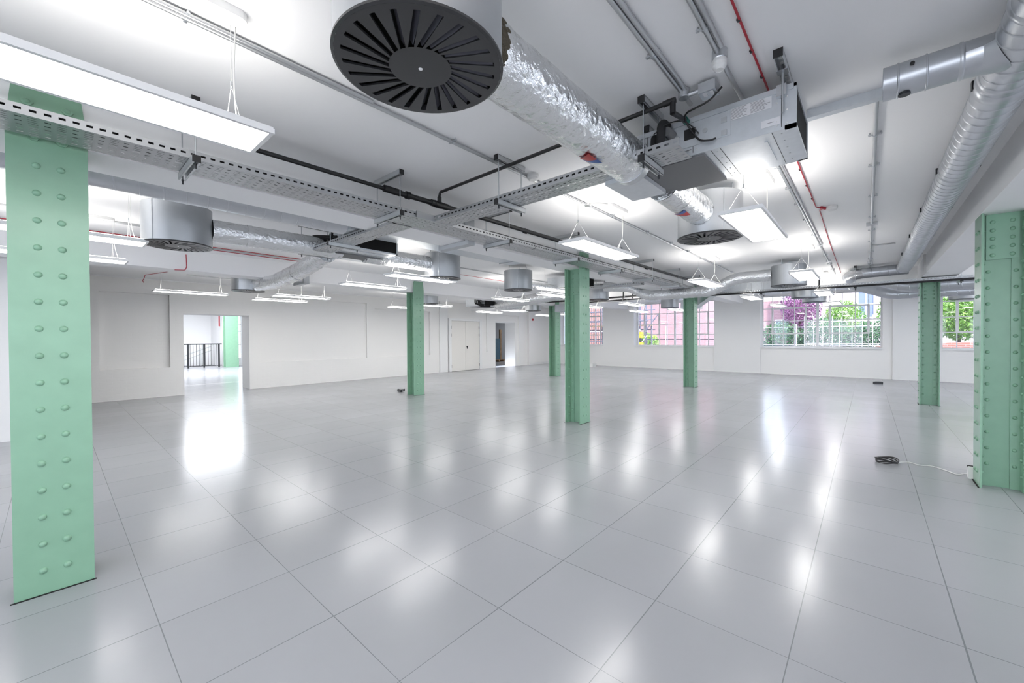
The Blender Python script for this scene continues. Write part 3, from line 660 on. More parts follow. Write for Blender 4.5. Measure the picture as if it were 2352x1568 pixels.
# ================================================================== FAN COIL UNITS
def fan_coil(x0, x1, y0, y1, z0, z1, label, detail=True):
    """opening faces -y; plenum with grey insulated underside at the +y end"""
    t = thing('fan_coil_unit', label, 'air conditioning unit', ((x0+x1)/2, (y0+y1)/2, z0), 'ceiling fan coil units')
    yp = y0 + (y1-y0)*.40; th = .004
    c = MB(); a = y0+.02
    c.box(x0, x1, a+.02, y1, z0, z1)
    body = c.build('casing', SHEET, t)
    MB().box(x0+.017, x1-.017, y0-.006, a+.0199, z0+.017, z1-.017).build('opening_shade_block', DARK, t)  # solid block coloured near-black to paint the shade of the recess
    rim = MB()
    for (p, q, u, v) in ((x0, x0+.018, z0, z1), (x1-.018, x1, z0, z1), (x0, x1, z0, z0+.018), (x0, x1, z1-.018, z1)): rim.box(p, q, y0-.012, a+.02, u, v)
    rim.build('outlet_rim', SHEET, t)
    MB().box(x0+.02, x1-.005, yp+.02, y1-.2, z0-.012, z0-.0005).build('insulation_panel', INSUL, t)
    if detail:
        # seams on the underside, screws, access panel
        for yy in (yp-.02, yp-.07, y0+.10):
            MB().box(x0+.004, x1-.004, yy-.0012, yy+.0012, z0-.0016, z0-.0002).build('panel_seam', BLKMET, body)
        MB().box(x0+.10, x1-.12, y0+.135, y0+.150, z0-.005, z0).build('stiffening_rib', SHEET, body)
        for i in range(5):
            for yy in (yp-.045, y0+.06): MB().dome((x0+.05+i*.105, yy, z0-.0005), (0, 0, -1), .005, .003, 8, 2).build('screw', ZINC, body)
        xs = x0-.0006
        # seams and screws on the side
        for yy in (y0+.055, yp+.08, yp+.22, y1-.28): MB().box(xs-.0012, xs, yy-.0012, yy+.0012, z0+.015, z1-.01).build('side_seam', BLKMET, body)
        MB().box(xs-.006, xs, y0, y1, z1-.03, z1).build('top_rail', SHEET, body)
        for yy, zz in ((y0+.03, z0+.03), (y0+.03, z0+.1), (y0+.03, z0+.17), (y0+.075, z0+.03), (y0+.075, z0+.05), (y0+.075, z0+.15), (yp+.06, z0+.03), (yp+.06, z0+.1), (yp+.06, z0+.19), (yp+.1, z0+.03), (yp+.1, z0+.1), (yp+.1, z0+.19), (yp+.2, z0+.03), (y1-.3, z0+.05), (y1-.3, z0+.1), (y1-.04, z1-.05)):
            MB().dome((xs, yy, zz), (-1, 0, 0), .0045, .003, 8, 2).build('screw', WPLAST, body)
        # large printed label, small white label
        def label_(ya, yb, za, zb, lines, cols):
            o = MB().box(xs-.0015, xs, ya, yb, za, zb).build('printed_label', LABEL, body)
            tx = MB(); H = zb-za; cw = (yb-ya)/cols; rn = random.Random(5)
            for cidx in range(cols):
                for i in range(lines):
                    z = zb-H*(i+1.5)/(lines+1.6); y_hi = ya+cw*(cidx+1)-.006; y_lo = ya+cw*cidx+.006+rn.uniform(0, .03)
                    tx.box(xs-.0021, xs-.0016, y_lo, y_hi, z-.0011, z+.0011)
            tx.build('print', INK, o)
        label_(y0+.10, y0+.315, z1-.095, z1-.012, 11, 2)
        o = MB().box(xs-.0015, xs, y0+.055+.005, y0+.15, z0+.035, z0+.075).build('printed_label', LABEL, body)
        MB().box(xs-.0021, xs-.0016, y0+.09, y0+.12, z0+.053, z0+.056).build('print', INK, o)
        label_(y1-.235, y1-.20, z0+.03, z0+.13, 5, 1); label_(y1-.195, y1-.18, z0+.03, z0+.13, 4, 1)
        # recessed cable grips
        for zz in (z0+.062, z0+.135): MB().box(xs-.010, xs, yp-.11, yp-.08, zz, zz+.03).build('cable_grip', ZINC, body)
        # access panel with knock-outs and black terminal window
        MB().box(xs-.004, xs, yp-.13, yp+.14, z0+.055, z1-.034).build('access_panel', SHEET, body)
        for dy, dz in ((.01, .125), (.055, .115)): MB().tube([(xs-.004, yp+dy, z0+dz), (xs-.008, yp+dy, z0+dz)], .014, 16).build('knock_out', ZINC, body)
        MB().box(xs-.007, xs-.004, yp+.065, yp+.13, z0+.10, z0+.165).build('terminal_window', BLACK, body)
        # pipe gland, condensate stub
        g = MB(); g.tube([(xs, y1-.44, z0+.16), (xs-.07, y1-.43, z0+.165)], .028, 20); g.build('lagged_spigot', INSUL, body)
        MB().tube([(xs, yp+.115, z1-.018), (xs-.035, yp+.118, z1-.012)], .019, 16).build('pump_fitting', TEAL, body)
        MB().box(xs-.03, xs, y0+.03, y0+.075, z1-.06, z1-.0).build('hanging_bracket', ZINC, body)
    return t
F1 = fan_coil(2.62, 3.165, .30, 1.38, 2.545, 2.775, 'near silver fan coil unit at upper right with printed label and black pipes')
F2 = fan_coil(2.42, 3.10, 4.80, 5.62, 2.545, 2.78, 'fan coil unit at left with a wide black opening, under the perforated branch tray')
fan_coil(7.55, 8.35, 4.80, 5.55, 2.545, 2.78, 'far fan coil unit just right of the central column, black opening showing', False)
fan_coil(8.95, 9.85, 9.05, 9.9, 2.42, 2.66, 'low dark fan coil unit under the far left beam, above the double door', False)
# spigot plates of the near unit
sp1 = thing('duct_collar', 'flat steel collar plate below the end of the near perforated branch tray', 'duct fitting', (2.75, 1.30, 2.5))
MB().box(2.60, 3.05, 1.14, 1.40, 2.50, 2.53).build('collar_plate', SHEET, sp1)
MB().tube([(2.62, 1.21, DZ), (2.56, 1.21, DZ)], .142, 32).build('spigot_ring', ZINC, sp1)

# pipes and cables at the near unit
def pipe(name, pts, r, m_, label, cat='pipe', rad=.03, group=None, n=12):
    o = MB().tube(fillet(pts, rad, 5), r, n).build(name, m_); return tag(o, label, cat, group)
dp = thing('drain_pipe', 'thin black drain pipe crossing the ceiling into the near silver unit', 'pipe', (2.4, 2.0, 2.8))
PZ = 2.805
MB().tube([(2.49, 3.12, 2.735), (2.49, 3.12, PZ), (2.44, 3.04, PZ), (2.41, .86, PZ)], .0135, 12).build('pipe_run', BLACK, dp)
MB().tube([(2.41, .86, PZ+.004), (2.41, .86, PZ-.075)], .0165, 12).build('elbow_drop', BLACK, dp)
MB().tube([(2.41, .915, PZ), (2.41, .845, PZ)], .0175, 12).build('elbow_socket', BLACK, dp)
MB().tube([(2.49, 3.12, 2.735), (2.49, 3.12, 2.79)], .021, 12).build('tee_socket', BLACK, dp)
MB().tube([(2.41, .86, PZ-.07), (2.50, .855, PZ-.055), (2.60, .85, PZ-.046)], .0145, 12).build('outlet_arm', BLACK, dp)
lg = thing('lagged_pipe', 'fat black foam-lagged pipes dropping behind the tray end at the near unit', 'pipe', (2.5, 1.05, 2.55))
MB().tube(fillet([(2.60, .96, 2.755), (2.56, .975, 2.775), (2.545, .98, 2.74), (2.54, .985, 2.56)], .03), .027, 16).build('pipe_lagging', RUBBER, lg)
MB().tube(fillet([(2.60, 1.03, 2.70), (2.57, 1.035, 2.705), (2.56, 1.035, 2.56)], .03), .022, 16).build('pipe_lagging', RUBBER, lg)
pipe('power_cable', [(2.50, .62, 2.83), (2.49, .68, 2.77), (2.50, .82, 2.755), (2.56, .84, 2.74), (2.58, .80, 2.66), (2.58, .76, 2.60), (2.59, .70, 2.59), (2.605, .68, 2.60)], .0055, BLACK, 'black looping cable between the grey switch box and the near unit', 'cable', .06)
pipe('control_cable', [(2.605, .775, 2.66), (2.585, .80, 2.70), (2.56, .86, 2.755), (2.53, .95, 2.75), (2.52, 1.02, 2.70)], .0035, BLACK, 'thin black wire looping to the lagged pipes of the near unit', 'cable', .05)
sb = thing('switch_box', 'small grey isolator box on the ceiling beside the near silver unit', 'electrical box', (2.46, .69, CZ-.05))
MB().box(2.44, 2.53, .64, .73, CZ-.075, CZ-.018).build('box_body', ZINC, sb)
MB().box(2.455, 2.495, .655, .675, CZ-.0765, CZ-.075).build('printed_label', LABEL, sb); MB().box(2.455, 2.495, .69, .71, CZ-.0765, CZ-.075).build('printed_label', LABEL, sb)
MB().tube([(2.465, .73, CZ-.045), (2.465, .79, CZ-.045)], .014, 14).build('box_connector', ZINC, sb)
jb = thing('junction_box', 'round galvanised junction box on the conduit above the near silver unit', 'electrical box', (2.465, .815, CZ-.05))
MB().lathe([(.033, .05), (.033, .004), (.03, 0), (.001, 0)], (2.465, .815, CZ-.055), 24).build('box_body', ZINC, jb)

lp3 = thing('lagged_pipe', 'cluster of looped black pipes left of the low dark unit under the far left beam', 'pipe', (8.8, 9.3, 2.5))
for k in range(4): MB().tube(fillet([(8.95, 9.1+.05*k, 2.62-.05*k), (8.62+.07*k, 9.1, 2.62-.03*k), (8.62+.07*k, 9.1, 2.46-.02*k), (9.2, 9.02, 2.44-.012*k)], .05), .022, 10).build('pipe_lagging', RUBBER, lp3)
MB().box(8.98, 9.80, 8.99, 9.035, 2.44, 2.66).build('black_coil_face', RUBBER, lp3)
# second unit services
lg2 = thing('lagged_pipe', 'bent black lagged pipes at the left end of the dark-mouthed unit', 'pipe', (2.2, 5.35, 2.55))
MB().tube(fillet([(2.42, 5.1, 2.71), (2.2, 5.32, 2.72), (2.18, 5.34, 2.5)], .05), .028, 14).build('pipe_lagging', RUBBER, lg2)
MB().tube(fillet([(2.42, 5.15, 2.64), (2.26, 5.33, 2.64), (2.24, 5.35, 2.5)], .05), .022, 14).build('pipe_lagging', RUBBER, lg2)
dp2 = pipe('drain_pipe', [(2.35, 4.45, 2.80), (2.2, 4.8, 2.80), (2.2, 4.8, 2.80), (2.3, 4.95, 2.80), (2.3, 5.0, 2.70), (2.42, 5.05, 2.69)], .0145, BLACK, 'black elbowed drain pipe above the unit at left', 'pipe', .02)

# ================================================================== CABLE TRAYS
def perforated(mb, o, ux, uy, L, w, h, pitch=.098, lod=1, lips=True):
    """tray floor in local (u along, v across); holes cut as real openings"""
    o = Vector(o); ux = Vector(ux); uy = Vector(uy); up = Vector((0, 0, 1))
    def P(u, v, z=0): return o + ux*u + uy*v + up*z
    def cellhole(u0, u1, v0, v1, hu, hv, oct_=True):
        cu, cv = (u0+u1)/2, (v0+v1)/2
        out = [(u0, v0), (cu, v0), (u1, v0), (u1, cv), (u1, v1), (cu, v1), (u0, v1), (u0, cv)]
        inn = [(cu-hu, cv-hv*.55), (cu, cv-hv), (cu+hu, cv-hv*.55), (cu+hu, cv), (cu+hu, cv+hv*.55), (cu, cv+hv), (cu-hu, cv+hv*.55), (cu-hu, cv)] if hv > .004 else \
              [(cu-hu, cv-hv), (cu, cv-hv), (cu+hu, cv-hv), (cu+hu, cv), (cu+hu, cv+hv), (cu, cv+hv), (cu-hu, cv+hv), (cu-hu, cv)]
        mb.add([P(a, b) for a, b in out] + [P(a, b) for a, b in inn], [(i, (i+1) % 8, 8+(i+1) % 8, 8+i) for i in range(8)])
    n = max(1, int(round(L/pitch))); pt = L/n; big = 5 if w > .25 else 4; small = 10 if w > .25 else 7; e = .012
    for i in range(n):
        a = i*pt; b = a+pt*.46; c = a+pt
        mb.add([P(a, 0), P(c, 0), P(c, e), P(a, e)], [(0, 1, 2, 3)]); mb.add([P(a, w-e), P(c, w-e), P(c, w), P(a, w)], [(0, 1, 2, 3)])
        for j in range(big): s = (w-2*e)/big; cellhole(a, b, e+s*j, e+s*(j+1), .011, .0058)
        for j in range(small): s = (w-2*e)/small; cellhole(b, c, e+s*j, e+s*(j+1), .017, .0022)
    for v in (0, w):       # side flanges with one slot per half pitch
        m = 2*n; q = L/m
        for i in range(m):
            a, b = q*i, q*(i+1); s0, s1 = a+q*.22, a+q*.72; z0, z1 = h*.42, h*.66
            for (aa, bb, cc, dd) in ((a, b, 0, z0), (a, b, z1, h), (a, s0, z0, z1), (s1, b, z0, z1)):
                mb.add([P(aa, v, cc), P(bb, v, cc), P(bb, v, dd), P(aa, v, dd)], [(0, 1, 2, 3)])
        s = 1 if v == 0 else -1
        mb.add([P(0, v, h), P(L, v, h), P(L, v+s*.012, h), P(0, v+s*.012, h)], [(0, 1, 2, 3)])
    return mb
TZ = 2.53
def tray(o, ux, uy, L, w, h, label, cables=()):
    t = thing('cable_tray', label, 'cable tray', tuple(o), 'perforated steel cable trays')
    perforated(MB(), o, ux, uy, L, w, h).build('tray_channel', TRAY, t)
    return t
mt = tray((-1.2, 3.10, TZ), (1, 0, 0), (0, 1, 0), 12.3, .30, .05, 'long perforated steel tray crossing the whole ceiling from upper left')
for q, (yy, zz) in enumerate(((3.116, .015), (3.116, .041), (3.142, .015), (3.142, .041), (3.168, .015), (3.194, .015), (3.22, .015))):
    MB().tube([(-1.2, yy, TZ+zz), (3.0, yy, TZ+zz), (3.25, yy, TZ+zz+.012), (11.0, yy, TZ+zz+.012)], .013, 8).build('black_cable', BLACK, mt)
MB().box(2.20, 2.62, 3.083, 3.098, TZ-.004, TZ+.055).build('splice_plate', TRAY, mt)
for x in (2.05, 3.95, 6.4): 
    MB().tube([(x, 3.097, TZ+.05), (x+.01, 3.095, TZ-.004), (x+.05, 3.2, TZ-.004)], .0022, 6).build('cable_tie', BLACK, mt)
tb = tray((2.40, .82, TZ), (0, 1, 0), (1, 0, 0), 2.28, .22, .05, 'perforated branch tray running right to the near silver unit')
for xx, zz in ((2.416, .015), (2.416, .04), (2.442, .015), (2.468, .015)): MB().tube([(xx, .95, TZ+zz), (xx, 3.0, TZ+zz)], .0125, 8).build('black_cable', BLACK, tb)
tl_cables = ((2.176, .015), (2.176, .04), (2.202, .015))
tl = tray((2.16, 3.42, TZ-.004), (0, 1, 0), (1, 0, 0), 2.02, .22, .05, 'perforated branch tray running left to the dark-mouthed unit')
for xx, zz in tl_cables: MB().tube([(xx, 3.4, TZ+zz), (xx, 5.3, TZ+zz)], .0125, 8).build('black_cable', BLACK, tl)
t8 = tray((7.95, 3.5, TZ-.03), (0, 1, 0), (1, 0, 0), 1.9, .2, .05, 'short far branch tray just right of the central column')
tf = tray((11.15, -3.2, 2.478), (0, 1, 0), (1, 0, 0), 6.3, .28, .05, 'far perforated tray crossing in front of the windows')

# ================================================================== STRUT SUPPORTS
def support(x, y0, y1, label, zt=TZ, first=None, along='y'):
    t = thing('strut_hanger', label, 'pipe support', (x, y0, zt), 'steel strut hangers with threaded rods')
    def chan(z, xx, yy0, yy1, name, wid=.041):
        m = MB(); b = .0025; h = .041; 
        m.box(xx-wid/2, xx+wid/2, yy0, yy1, z+h-b, z+h); m.box(xx-wid/2, xx-wid/2+b, yy0, yy1, z, z+h); m.box(xx+wid/2-b, xx+wid/2, yy0, yy1, z, z+h)
        m.box(xx-wid/2, xx-wid/2+.010, yy0, yy1, z, z+b); m.box(xx+wid/2-.010, xx+wid/2, yy0, yy1, z, z+b)
        o = m.build(name, STRUT, t)
        MB().box(xx-wid/2-.001, xx+wid/2+.001, yy0-.004, yy0, z-.001, z+h+.001).build('end_cap', BLACK, o)
    chan(CZ-.041, x, y0, y1, 'ceiling_channel'); chan(zt-.043, x, y0, y1, 'tray_channel')
    for y in (y0+.025, y1-.025):
        o = MB().cyl((x, y, CZ-.02), (x, y, zt-.065), .004, 8).build('threaded_rod', ZINC, t)
        m = MB(); m.tube([(x, y, zt-.045), (x, y, zt-.053)], .008, 6); m.tube([(x, y, zt-.053), (x, y, zt-.075)], .005, 6); m.build('nut', BLKMET, t)
    return t
h0 = support(2.0, 3.02, 3.44, 'strut hanger on the long tray right of the branch crossing start')
h0['label'] = 'strut hanger with two rods where the branch tray meets the long tray at left'
for x, lab in ((.58, 'nearest strut hanger on the long tray, beside the large corner panel'), (3.42, 'strut hanger on the long tray behind the branch crossing, above the free drum'),
               (4.84, 'strut hanger on the long tray just before the central column'), (6.15, 'first strut hanger on the long tray past the central column'),
               (7.47, 'second strut hanger on the long tray past the central column'), (8.88, 'third strut hanger on the long tray past the central column'),
               (10.24, 'last strut hanger at the far end of the long tray')):
    dup(h0, (x, 3.02, TZ), lab)
# hangers of the branch trays: channels run along x
def support_x(x0, x1, y, label, zt=TZ, cz=CZ):
    t = thing('strut_hanger', label, 'pipe support', (x0, y, zt), 'steel strut hangers with threaded rods')
    for z, nm in ((cz-.041, 'ceiling_channel'), (zt-.043, 'tray_channel')):
        m = MB(); m.box(x0, x1, y-.0205, y-.018, z, z+.041); m.box(x0, x1, y+.018, y+.0205, z, z+.041); m.box(x0, x1, y-.0205, y+.0205, z+.0385, z+.041); m.box(x0, x1, y-.0205, y-.0105, z, z+.0025); m.box(x0, x1, y+.0105, y+.0205, z, z+.0025)
        o = m.build(nm, STRUT, t); MB().box(x0-.004, x0, y-.0215, y+.0215, z-.001, z+.042).build('end_cap', BLACK, o)
    for x in (x0+.03, x1-.03):
        MB().cyl((x, y, cz-.02), (x, y, zt-.065), .004, 8).build('threaded_rod', ZINC, t)
        MB().tube([(x, y, zt-.045), (x, y, zt-.072)], .0065, 6).build('nut', BLKMET, t)
    return t
support_x(2.34, 2.68, 2.22, 'strut hanger in the middle of the right branch tray')
support_x(2.36, 2.66, 1.03, 'strut hanger at the end of the right branch tray by the near unit')
support_x(2.08, 2.46, 4.62, 'strut hanger on the left branch tray beside the black opening')
support_x(2.06, 2.45, 5.38, 'strut hanger at the far end of the left branch tray by the lagged pipes')
for ya in (.2, 1.9, -1.3): support_x(11.10, 11.48, ya, {.2: 'far tray hanger under the end of the spiral duct', 1.9: 'far tray hanger left of the far right drum', -1.3: 'far tray hanger behind the wide dark green column'}[ya], 2.455)
# ceiling channels carrying the near unit
def ceil_chan(x0, x1, y0, y1, label, rodx=None):
    t = thing('ceiling_strut', label, 'pipe support', ((x0+x1)/2, (y0+y1)/2, CZ-.041), 'ceiling strut channels of the air units')
    m = MB(); z = CZ-.041
    if x1-x0 > y1-y0:
        m.box(x0, x1, y0, y0+.004, z, CZ); m.box(x0, x1, y1-.004, y1, z, CZ); m.box(x0, x1, y0, y1, CZ-.004, CZ)
        n = int((x1-x0)/.05)
        o = m.build('strut_channel', STRUT, t); sl = MB()
        for i in range(n): sl.box(x0+.02+i*.05, x0+.04+i*.05, y0+.012, y1-.012, CZ-.006, CZ-.0042)
        sl.build('slots', WPLAST, o); MB().box(x0-.004, x0, y0-.001, y1+.001, z-.001, CZ).build('end_cap', BLACK, o)
    else:
        m.box(x0, x0+.004, y0, y1, z, CZ); m.box(x1-.004, x1, y0, y1, z, CZ); m.box(x0, x1, y0, y1, CZ-.004, CZ); m.build('strut_channel', STRUT, t)
    if rodx:
        for (x, y) in rodx:
            MB().box(x-.025, x+.025, y-.025, y+.025, z-.004, z).build('rod_plate', ZINC, t); MB().cyl((x, y, CZ), (x, y, 2.62), .005, 8).build('threaded_rod', ZINC, t)
    return t
ceil_chan(2.44, 3.4, .325, .366, 'slotted ceiling strut above the open end of the near silver unit', [(2.59, .346), (3.2, .346)])
ceil_chan(2.72, 3.4, 1.13, 1.171, 'slotted ceiling strut above the lagged pipes of the near unit', [(2.85, 1.15), (3.2, 1.15)])
ceil_chan(2.1, 3.3, 4.86, 4.90, 'ceiling strut above the mouth of the unit at left', [(2.38, 4.88), (3.14, 4.88)])

# ================================================================== CEILING PIPES, CONDUITS, CABLES
mp = thing('black_pipe', 'long black drainage pipe running beside the long tray', 'pipe', (.2, 3.13, 2.72))
MB().tube([(-1.0, 3.16, 2.72), (2.05, 3.14, 2.72)], .0165, 14).build('pipe_run', BLACK, mp)
MB().tube([(2.05, 3.14, 2.72), (10.9, 3.08, 2.72)], .024, 14).build('pipe_run', BLACK, mp)
for a, b, r in ((1.90, 2.06, .03), (2.12, 2.16, .034), (2.40, 2.60, .031), (2.44, 2.52, .034), (3.80, 3.84, .032), (5.4, 5.46, .032), (7.4, 7.45, .032), (10.2, 10.25, .032)):
    MB().tube([(a, 3.137, 2.72), (b, 3.137, 2.72)], r, 14).build('pipe_collar', BLACK, mp)
def run(name, pts, r, m_, label, cat, clips=(), rad=.03, kind='x', group=None):
    t = thing(name, label, cat, tuple(pts[0]), group)
    MB().tube(fillet(pts, rad, 4) if len(pts) > 2 else pts, r, 10).build('run', m_, t)
    z = pts[0][2]
    for c in clips:
        y = pts[0][1]; m = MB()
        m.tube([(c-.008, y, z), (c+.008, y, z)], r+.004, 10); m.box(c-.007, c+.007, y-.038, y+.038, z-.003, z+.006)
        m.cyl((c, y-.03, z-.006), (c, y-.03, CZ), .005, 8); m.cyl((c, y+.03, z-.006), (c, y+.03, CZ), .005, 8)
        m.build('saddle_clip', ZINC, t)
    return t
G = 'galvanised ceiling conduits'
ca = run('conduit', [(-4, .826, 2.862), (2.62, .826, 2.862)], .0125, CONDM, 'galvanised conduit pair ending at the round box above the near unit', 'conduit', (.4, 1.1, 2.04), group=G)
MB().tube([(-4, .800, 2.862), (2.46, .800, 2.862)], .0115, 8).build('second_run', CONDM, ca)
cb = run('conduit', [(-4, .575, 2.862), (12.05, .575, 2.862)], .0125, CONDM, 'galvanised conduit passing the white cone sensor and the near unit', 'conduit', (.5, 1.3, 2.02, 4.1, 4.75, 5.4, 6.2, 7.2, 8.1, 9.2, 10.3, 11.2), group=G)
MB().tube([(-4, .548, 2.862), (2.2, .548, 2.862)], .0115, 8).build('second_run', CONDM, cb); MB().tube([(3.9, .548, 2.862), (8.0, .548, 2.862)], .0115, 8).build('second_run', CONDM, cb)
MB().box(8.0, 8.07, .535, .61, 2.845, CZ).build('box', CONDM, cb); MB().box(9.9, 9.97, .535, .61, 2.845, CZ).build('box', CONDM, cb)
cc = run('conduit', [(3.33, -.035, 2.862), (11.5, -.03, 2.862)], .0125, CONDM, 'galvanised conduit running away beside the long spiral duct', 'conduit', (3.9, 4.6, 5.6, 6.6, 7.4, 8.3, 9.3, 10.2, 10.9), group=G)
MB().box(6.95, 7.03, -.09, .02, 2.845, CZ).build('box', CONDM, cc); MB().box(10.6, 10.68, -.07, .01, 2.845, CZ).build('box', CONDM, cc)
pipe('conduit', [(8.7, -.03, 2.868), (8.75, -.32, 2.868)], .011, CONDM, 'short conduit spur from the right conduit to the spiral duct', 'conduit', .02, G)
cd = run('conduit', [(-.6, 2.285, 2.862), (10.9, 2.32, 2.862)], .0125, CONDM, 'long galvanised conduit passing the smoke detector behind the huge drum', 'conduit', (.41, 1.95, 4.4, 5.4, 6.3, 7.1, 8.0, 9.0, 10.0), group=G)
MB().tube([(-.6, 2.262, 2.862), (1.3, 2.264, 2.862)], .0115, 8).build('second_run', CONDM, cd)
for x, s in ((3.86, 0), (7.9, 0)):
    MB().lathe([(.03, .03), (.03, 0), (.001, 0)], (x, 2.285+(.01 if x < 5 else .02), CZ-.03), 16).build('round_box', CONDM, cd)
    MB().tube(fillet([(x+.02, 2.27, 2.865), (x+.06, 2.19, 2.868), (x+.16, 2.14, 2.866), (x+.22, 2.12, 2.865)], .05), .010, 8).build('flexible_link', CORD, cd)
run('conduit', [(.9, 6.93, 2.862), (-6, 6.93, 2.862)], .0125, CONDM, 'conduit leading left of the large grey drum', 'conduit', (), group=G)
rc = run('red_cable', [(-4, .447, 2.868), (5.68, .44, 2.868), (5.74, .40, 2.868), (5.79, .37, 2.866)], .0055, RED, 'red fire alarm cable clipped along the ceiling to the detector at right', 'cable', (), group='red fire alarm cables')
m = MB()
for x in (1.2, 1.75, 2.08, 2.35, 2.62, 3.8, 4.3, 4.8, 5.3): m.tube([(x-.006, .447, 2.869), (x+.006, .447, 2.869)], .009, 8)
m.build('cable_clips', BLKMET, rc)
rb = pipe('red_cable', [(5.79, .38, 2.866), (5.84, .42, 2.868), (8, .45, 2.868), (12.0, .47, 2.868)], .005, RED, 'red cable carrying on from the right detector to the far ceiling edge', 'cable', .05, 'red fire alarm cables')
for y, lab in ((7.62, 'upper red cable of the pair left of the large drum'), (7.86, 'lower red cable of the pair left of the large drum')):
    pipe('red_cable', [(-4, y, 2.862), (3.2, y+.12, 2.862)], .006, RED, lab, 'cable', .05, 'red fire alarm cables')
pipe('conduit', [(-4, 7.74, 2.862), (3.1, 7.87, 2.862)], .0125, CONDM, 'conduit between the two red cables at left', 'conduit', .05, G)
pipe('red_cable', [(3.0, 6.6, 2.865), (3.9, 6.7, 2.865), (5.8, 7.0, 2.865)], .0055, RED, 'red cable under the dark-mouthed unit running to a small detector', 'cable', .05, 'red fire alarm cables')
pipe('red_cable', [(5.9, 7.0, 2.865), (9.5, 7.1, 2.865)], .005, RED, 'red cable between the two drums left of the central column', 'cable', .05, 'red fire alarm cables')
pipe('conduit', [(4.6, 6.3, 2.862), (9.5, 6.35, 2.862)], .0115, CONDM, 'conduit behind the drum above the slim column', 'conduit', .05, G)
pipe('red_cable', [(1.445, 8.335, 2.80), (1.45, 8.33, 2.60), (1.43, 8.33, 2.545), (1.30, 8.36, 2.538)], .006, RED, 'red cable dropping over the left beam face', 'cable', .02, 'red fire alarm cables')
pipe('red_cable', [(1.66, 11.2, 2.868), (1.38, 12.2, 2.866), (1.36, 12.2, 2.78), (1.34, 12.22, 2.74), (1.36, 12.25, 2.70)], .006, RED, 'loose red cable tail hanging left above the longest LED panel', 'cable', .02, 'red fire alarm cables')
pipe('conduit', [(2.0, 11.5, 2.862), (4.4, 11.6, 2.862)], .0125, CONDM, 'conduit above the open doorway', 'conduit', .02, G)
pipe('conduit', [(3.4, 10.1, 2.862), (7.0, 10.2, 2.862)], .0125, CONDM, 'conduit above the left wall, right of the foil elbow', 'conduit', .02, G)
# cable trunking at right, from the near unit to the spiral duct
tag(MB().box(3.22, 3.275, -.82, .30, 2.825, CZ).build('cable_trunking', SHEET), 'square steel trunking on the ceiling between the near unit and the spiral duct', 'trunking', 'square steel trunkings')
def wrap(x, yf, w, label):
    t = thing('beam_trunking', label, 'trunking', (x, yf, SZ), 'square steel trunkings')
    m = MB(); a = .055; m.box(x, x+.10, yf-a, yf-.001, SZ-.004, CZ); m.box(x-.001, x+.101, yf-a-.001, yf+w+a, SZ-.05, SZ-.004); m.box(x, x+.10, yf+w+.001, yf+w+a-.001, SZ-.004, 2.75)
    m.build('trunking_body', GREYP, t); return t
wrap(3.16, b1y(3.2)+.005, .43, 'grey trunking wrapped round the near left beam behind the branch crossing')
wrap(3.26, 8.35, .43, 'grey trunking wrapped round the left beam beside the foil elbow')
wrap(10.2, -.80, -.0, 'slim trunking down the face of the right beam near its far end') if 0 else None
tag(MB().box(10.4, 10.47, -.82, -.755, SZ, CZ).build('cable_trunking', PLAIN), 'white vertical trunking on the right beam face above the far green column', 'trunking', 'square steel trunkings')

# far black pipe and its drop
fp = thing('black_pipe', 'far black pipe crossing the view in front of the window heads', 'pipe', (11.3, 2, 2.45))
MB().tube([(11.09, -3.5, 2.445), (11.07, 4.4, 2.465)], .020, 12).build('pipe_run', BLACK, fp)
MB().tube([(11.07, .80, 2.45), (11.07, .80, 2.70), (11.07, .95, 2.73), (11.07, 1.02, 2.80)], .016, 10).build('pipe_drop', BLACK, fp)
fq = thing('black_pipe', 'far black pipe behind and left of the central column', 'pipe', (11.3, 7, 2.6))
MB().tube([(11.3, 4.4, 2.61), (11.3, 9.4, 2.625)], .026, 12).build('pipe_run', BLACK, fq)
for y in (5.2, 5.5): MB().cyl((11.3, y, 2.55), (11.3, y, 2.76), .018, 10).build('pipe_tee', BLACK, fq)
MB().tube([(11.9, 4.5, 2.58), (11.9, 7.4, 2.58)], .022, 12).build('lower_pipe', BLACK, fq)

# ================================================================== SENSORS
dt = thing('presence_sensor', 'white cone sensor on a galvanised box under the ceiling conduit', 'sensor', (2.255, .571, CZ-.1))
MB().lathe([(.035, .10), (.036, .055), (.034, .05)], (2.255, .571, CZ-.10), 24).build('back_box', ZINC, dt)
MB().lathe([(.034, .05), (.036, .035), (.034, .02), (.022, 0), (.019, -.001), (.019, .004), (.001, .004)], (2.255, .571, CZ-.10), 24).build('sensor_cone', WPLAST, dt)
def smoke(x, y, label, base=WPLAST):
    t = thing('smoke_detector', label, 'smoke detector', (x, y, CZ-.05), 'round white smoke detectors')
    MB().lathe([(.052, .05), (.054, .03), (.05, .022)], (x, y, CZ-.05), 24).build('detector_base', base, t)
    MB().lathe([(.05, .022), (.048, .008), (.03, 0), (.001, 0)], (x, y, CZ-.05), 24).build('detector_head', WPLAST, t); return t
smoke(2.85, 2.25, 'round white smoke detector on the long conduit in the middle of the ceiling')
smoke(5.80, .31, 'white smoke detector with a red cable joint at right')
tag(MB().tube([(5.72, .40, 2.866), (5.79, .365, 2.866)], .016, 10).build('red_joint', RED), 'small red cable gland beside the right smoke detector', 'cable gland')
smoke(5.85, 7.0, 'small white smoke detector left of the drum above the slim column')
smoke(10.4, 7.2, 'small white smoke detector near the farthest column top')
tag(MB().cyl((16.27, 12.93, 2.31), (16.27, 12.87, 2.31), .055, 16).build('alarm_sounder', RED), 'round red alarm sounder on the far end of the left wall', 'alarm')

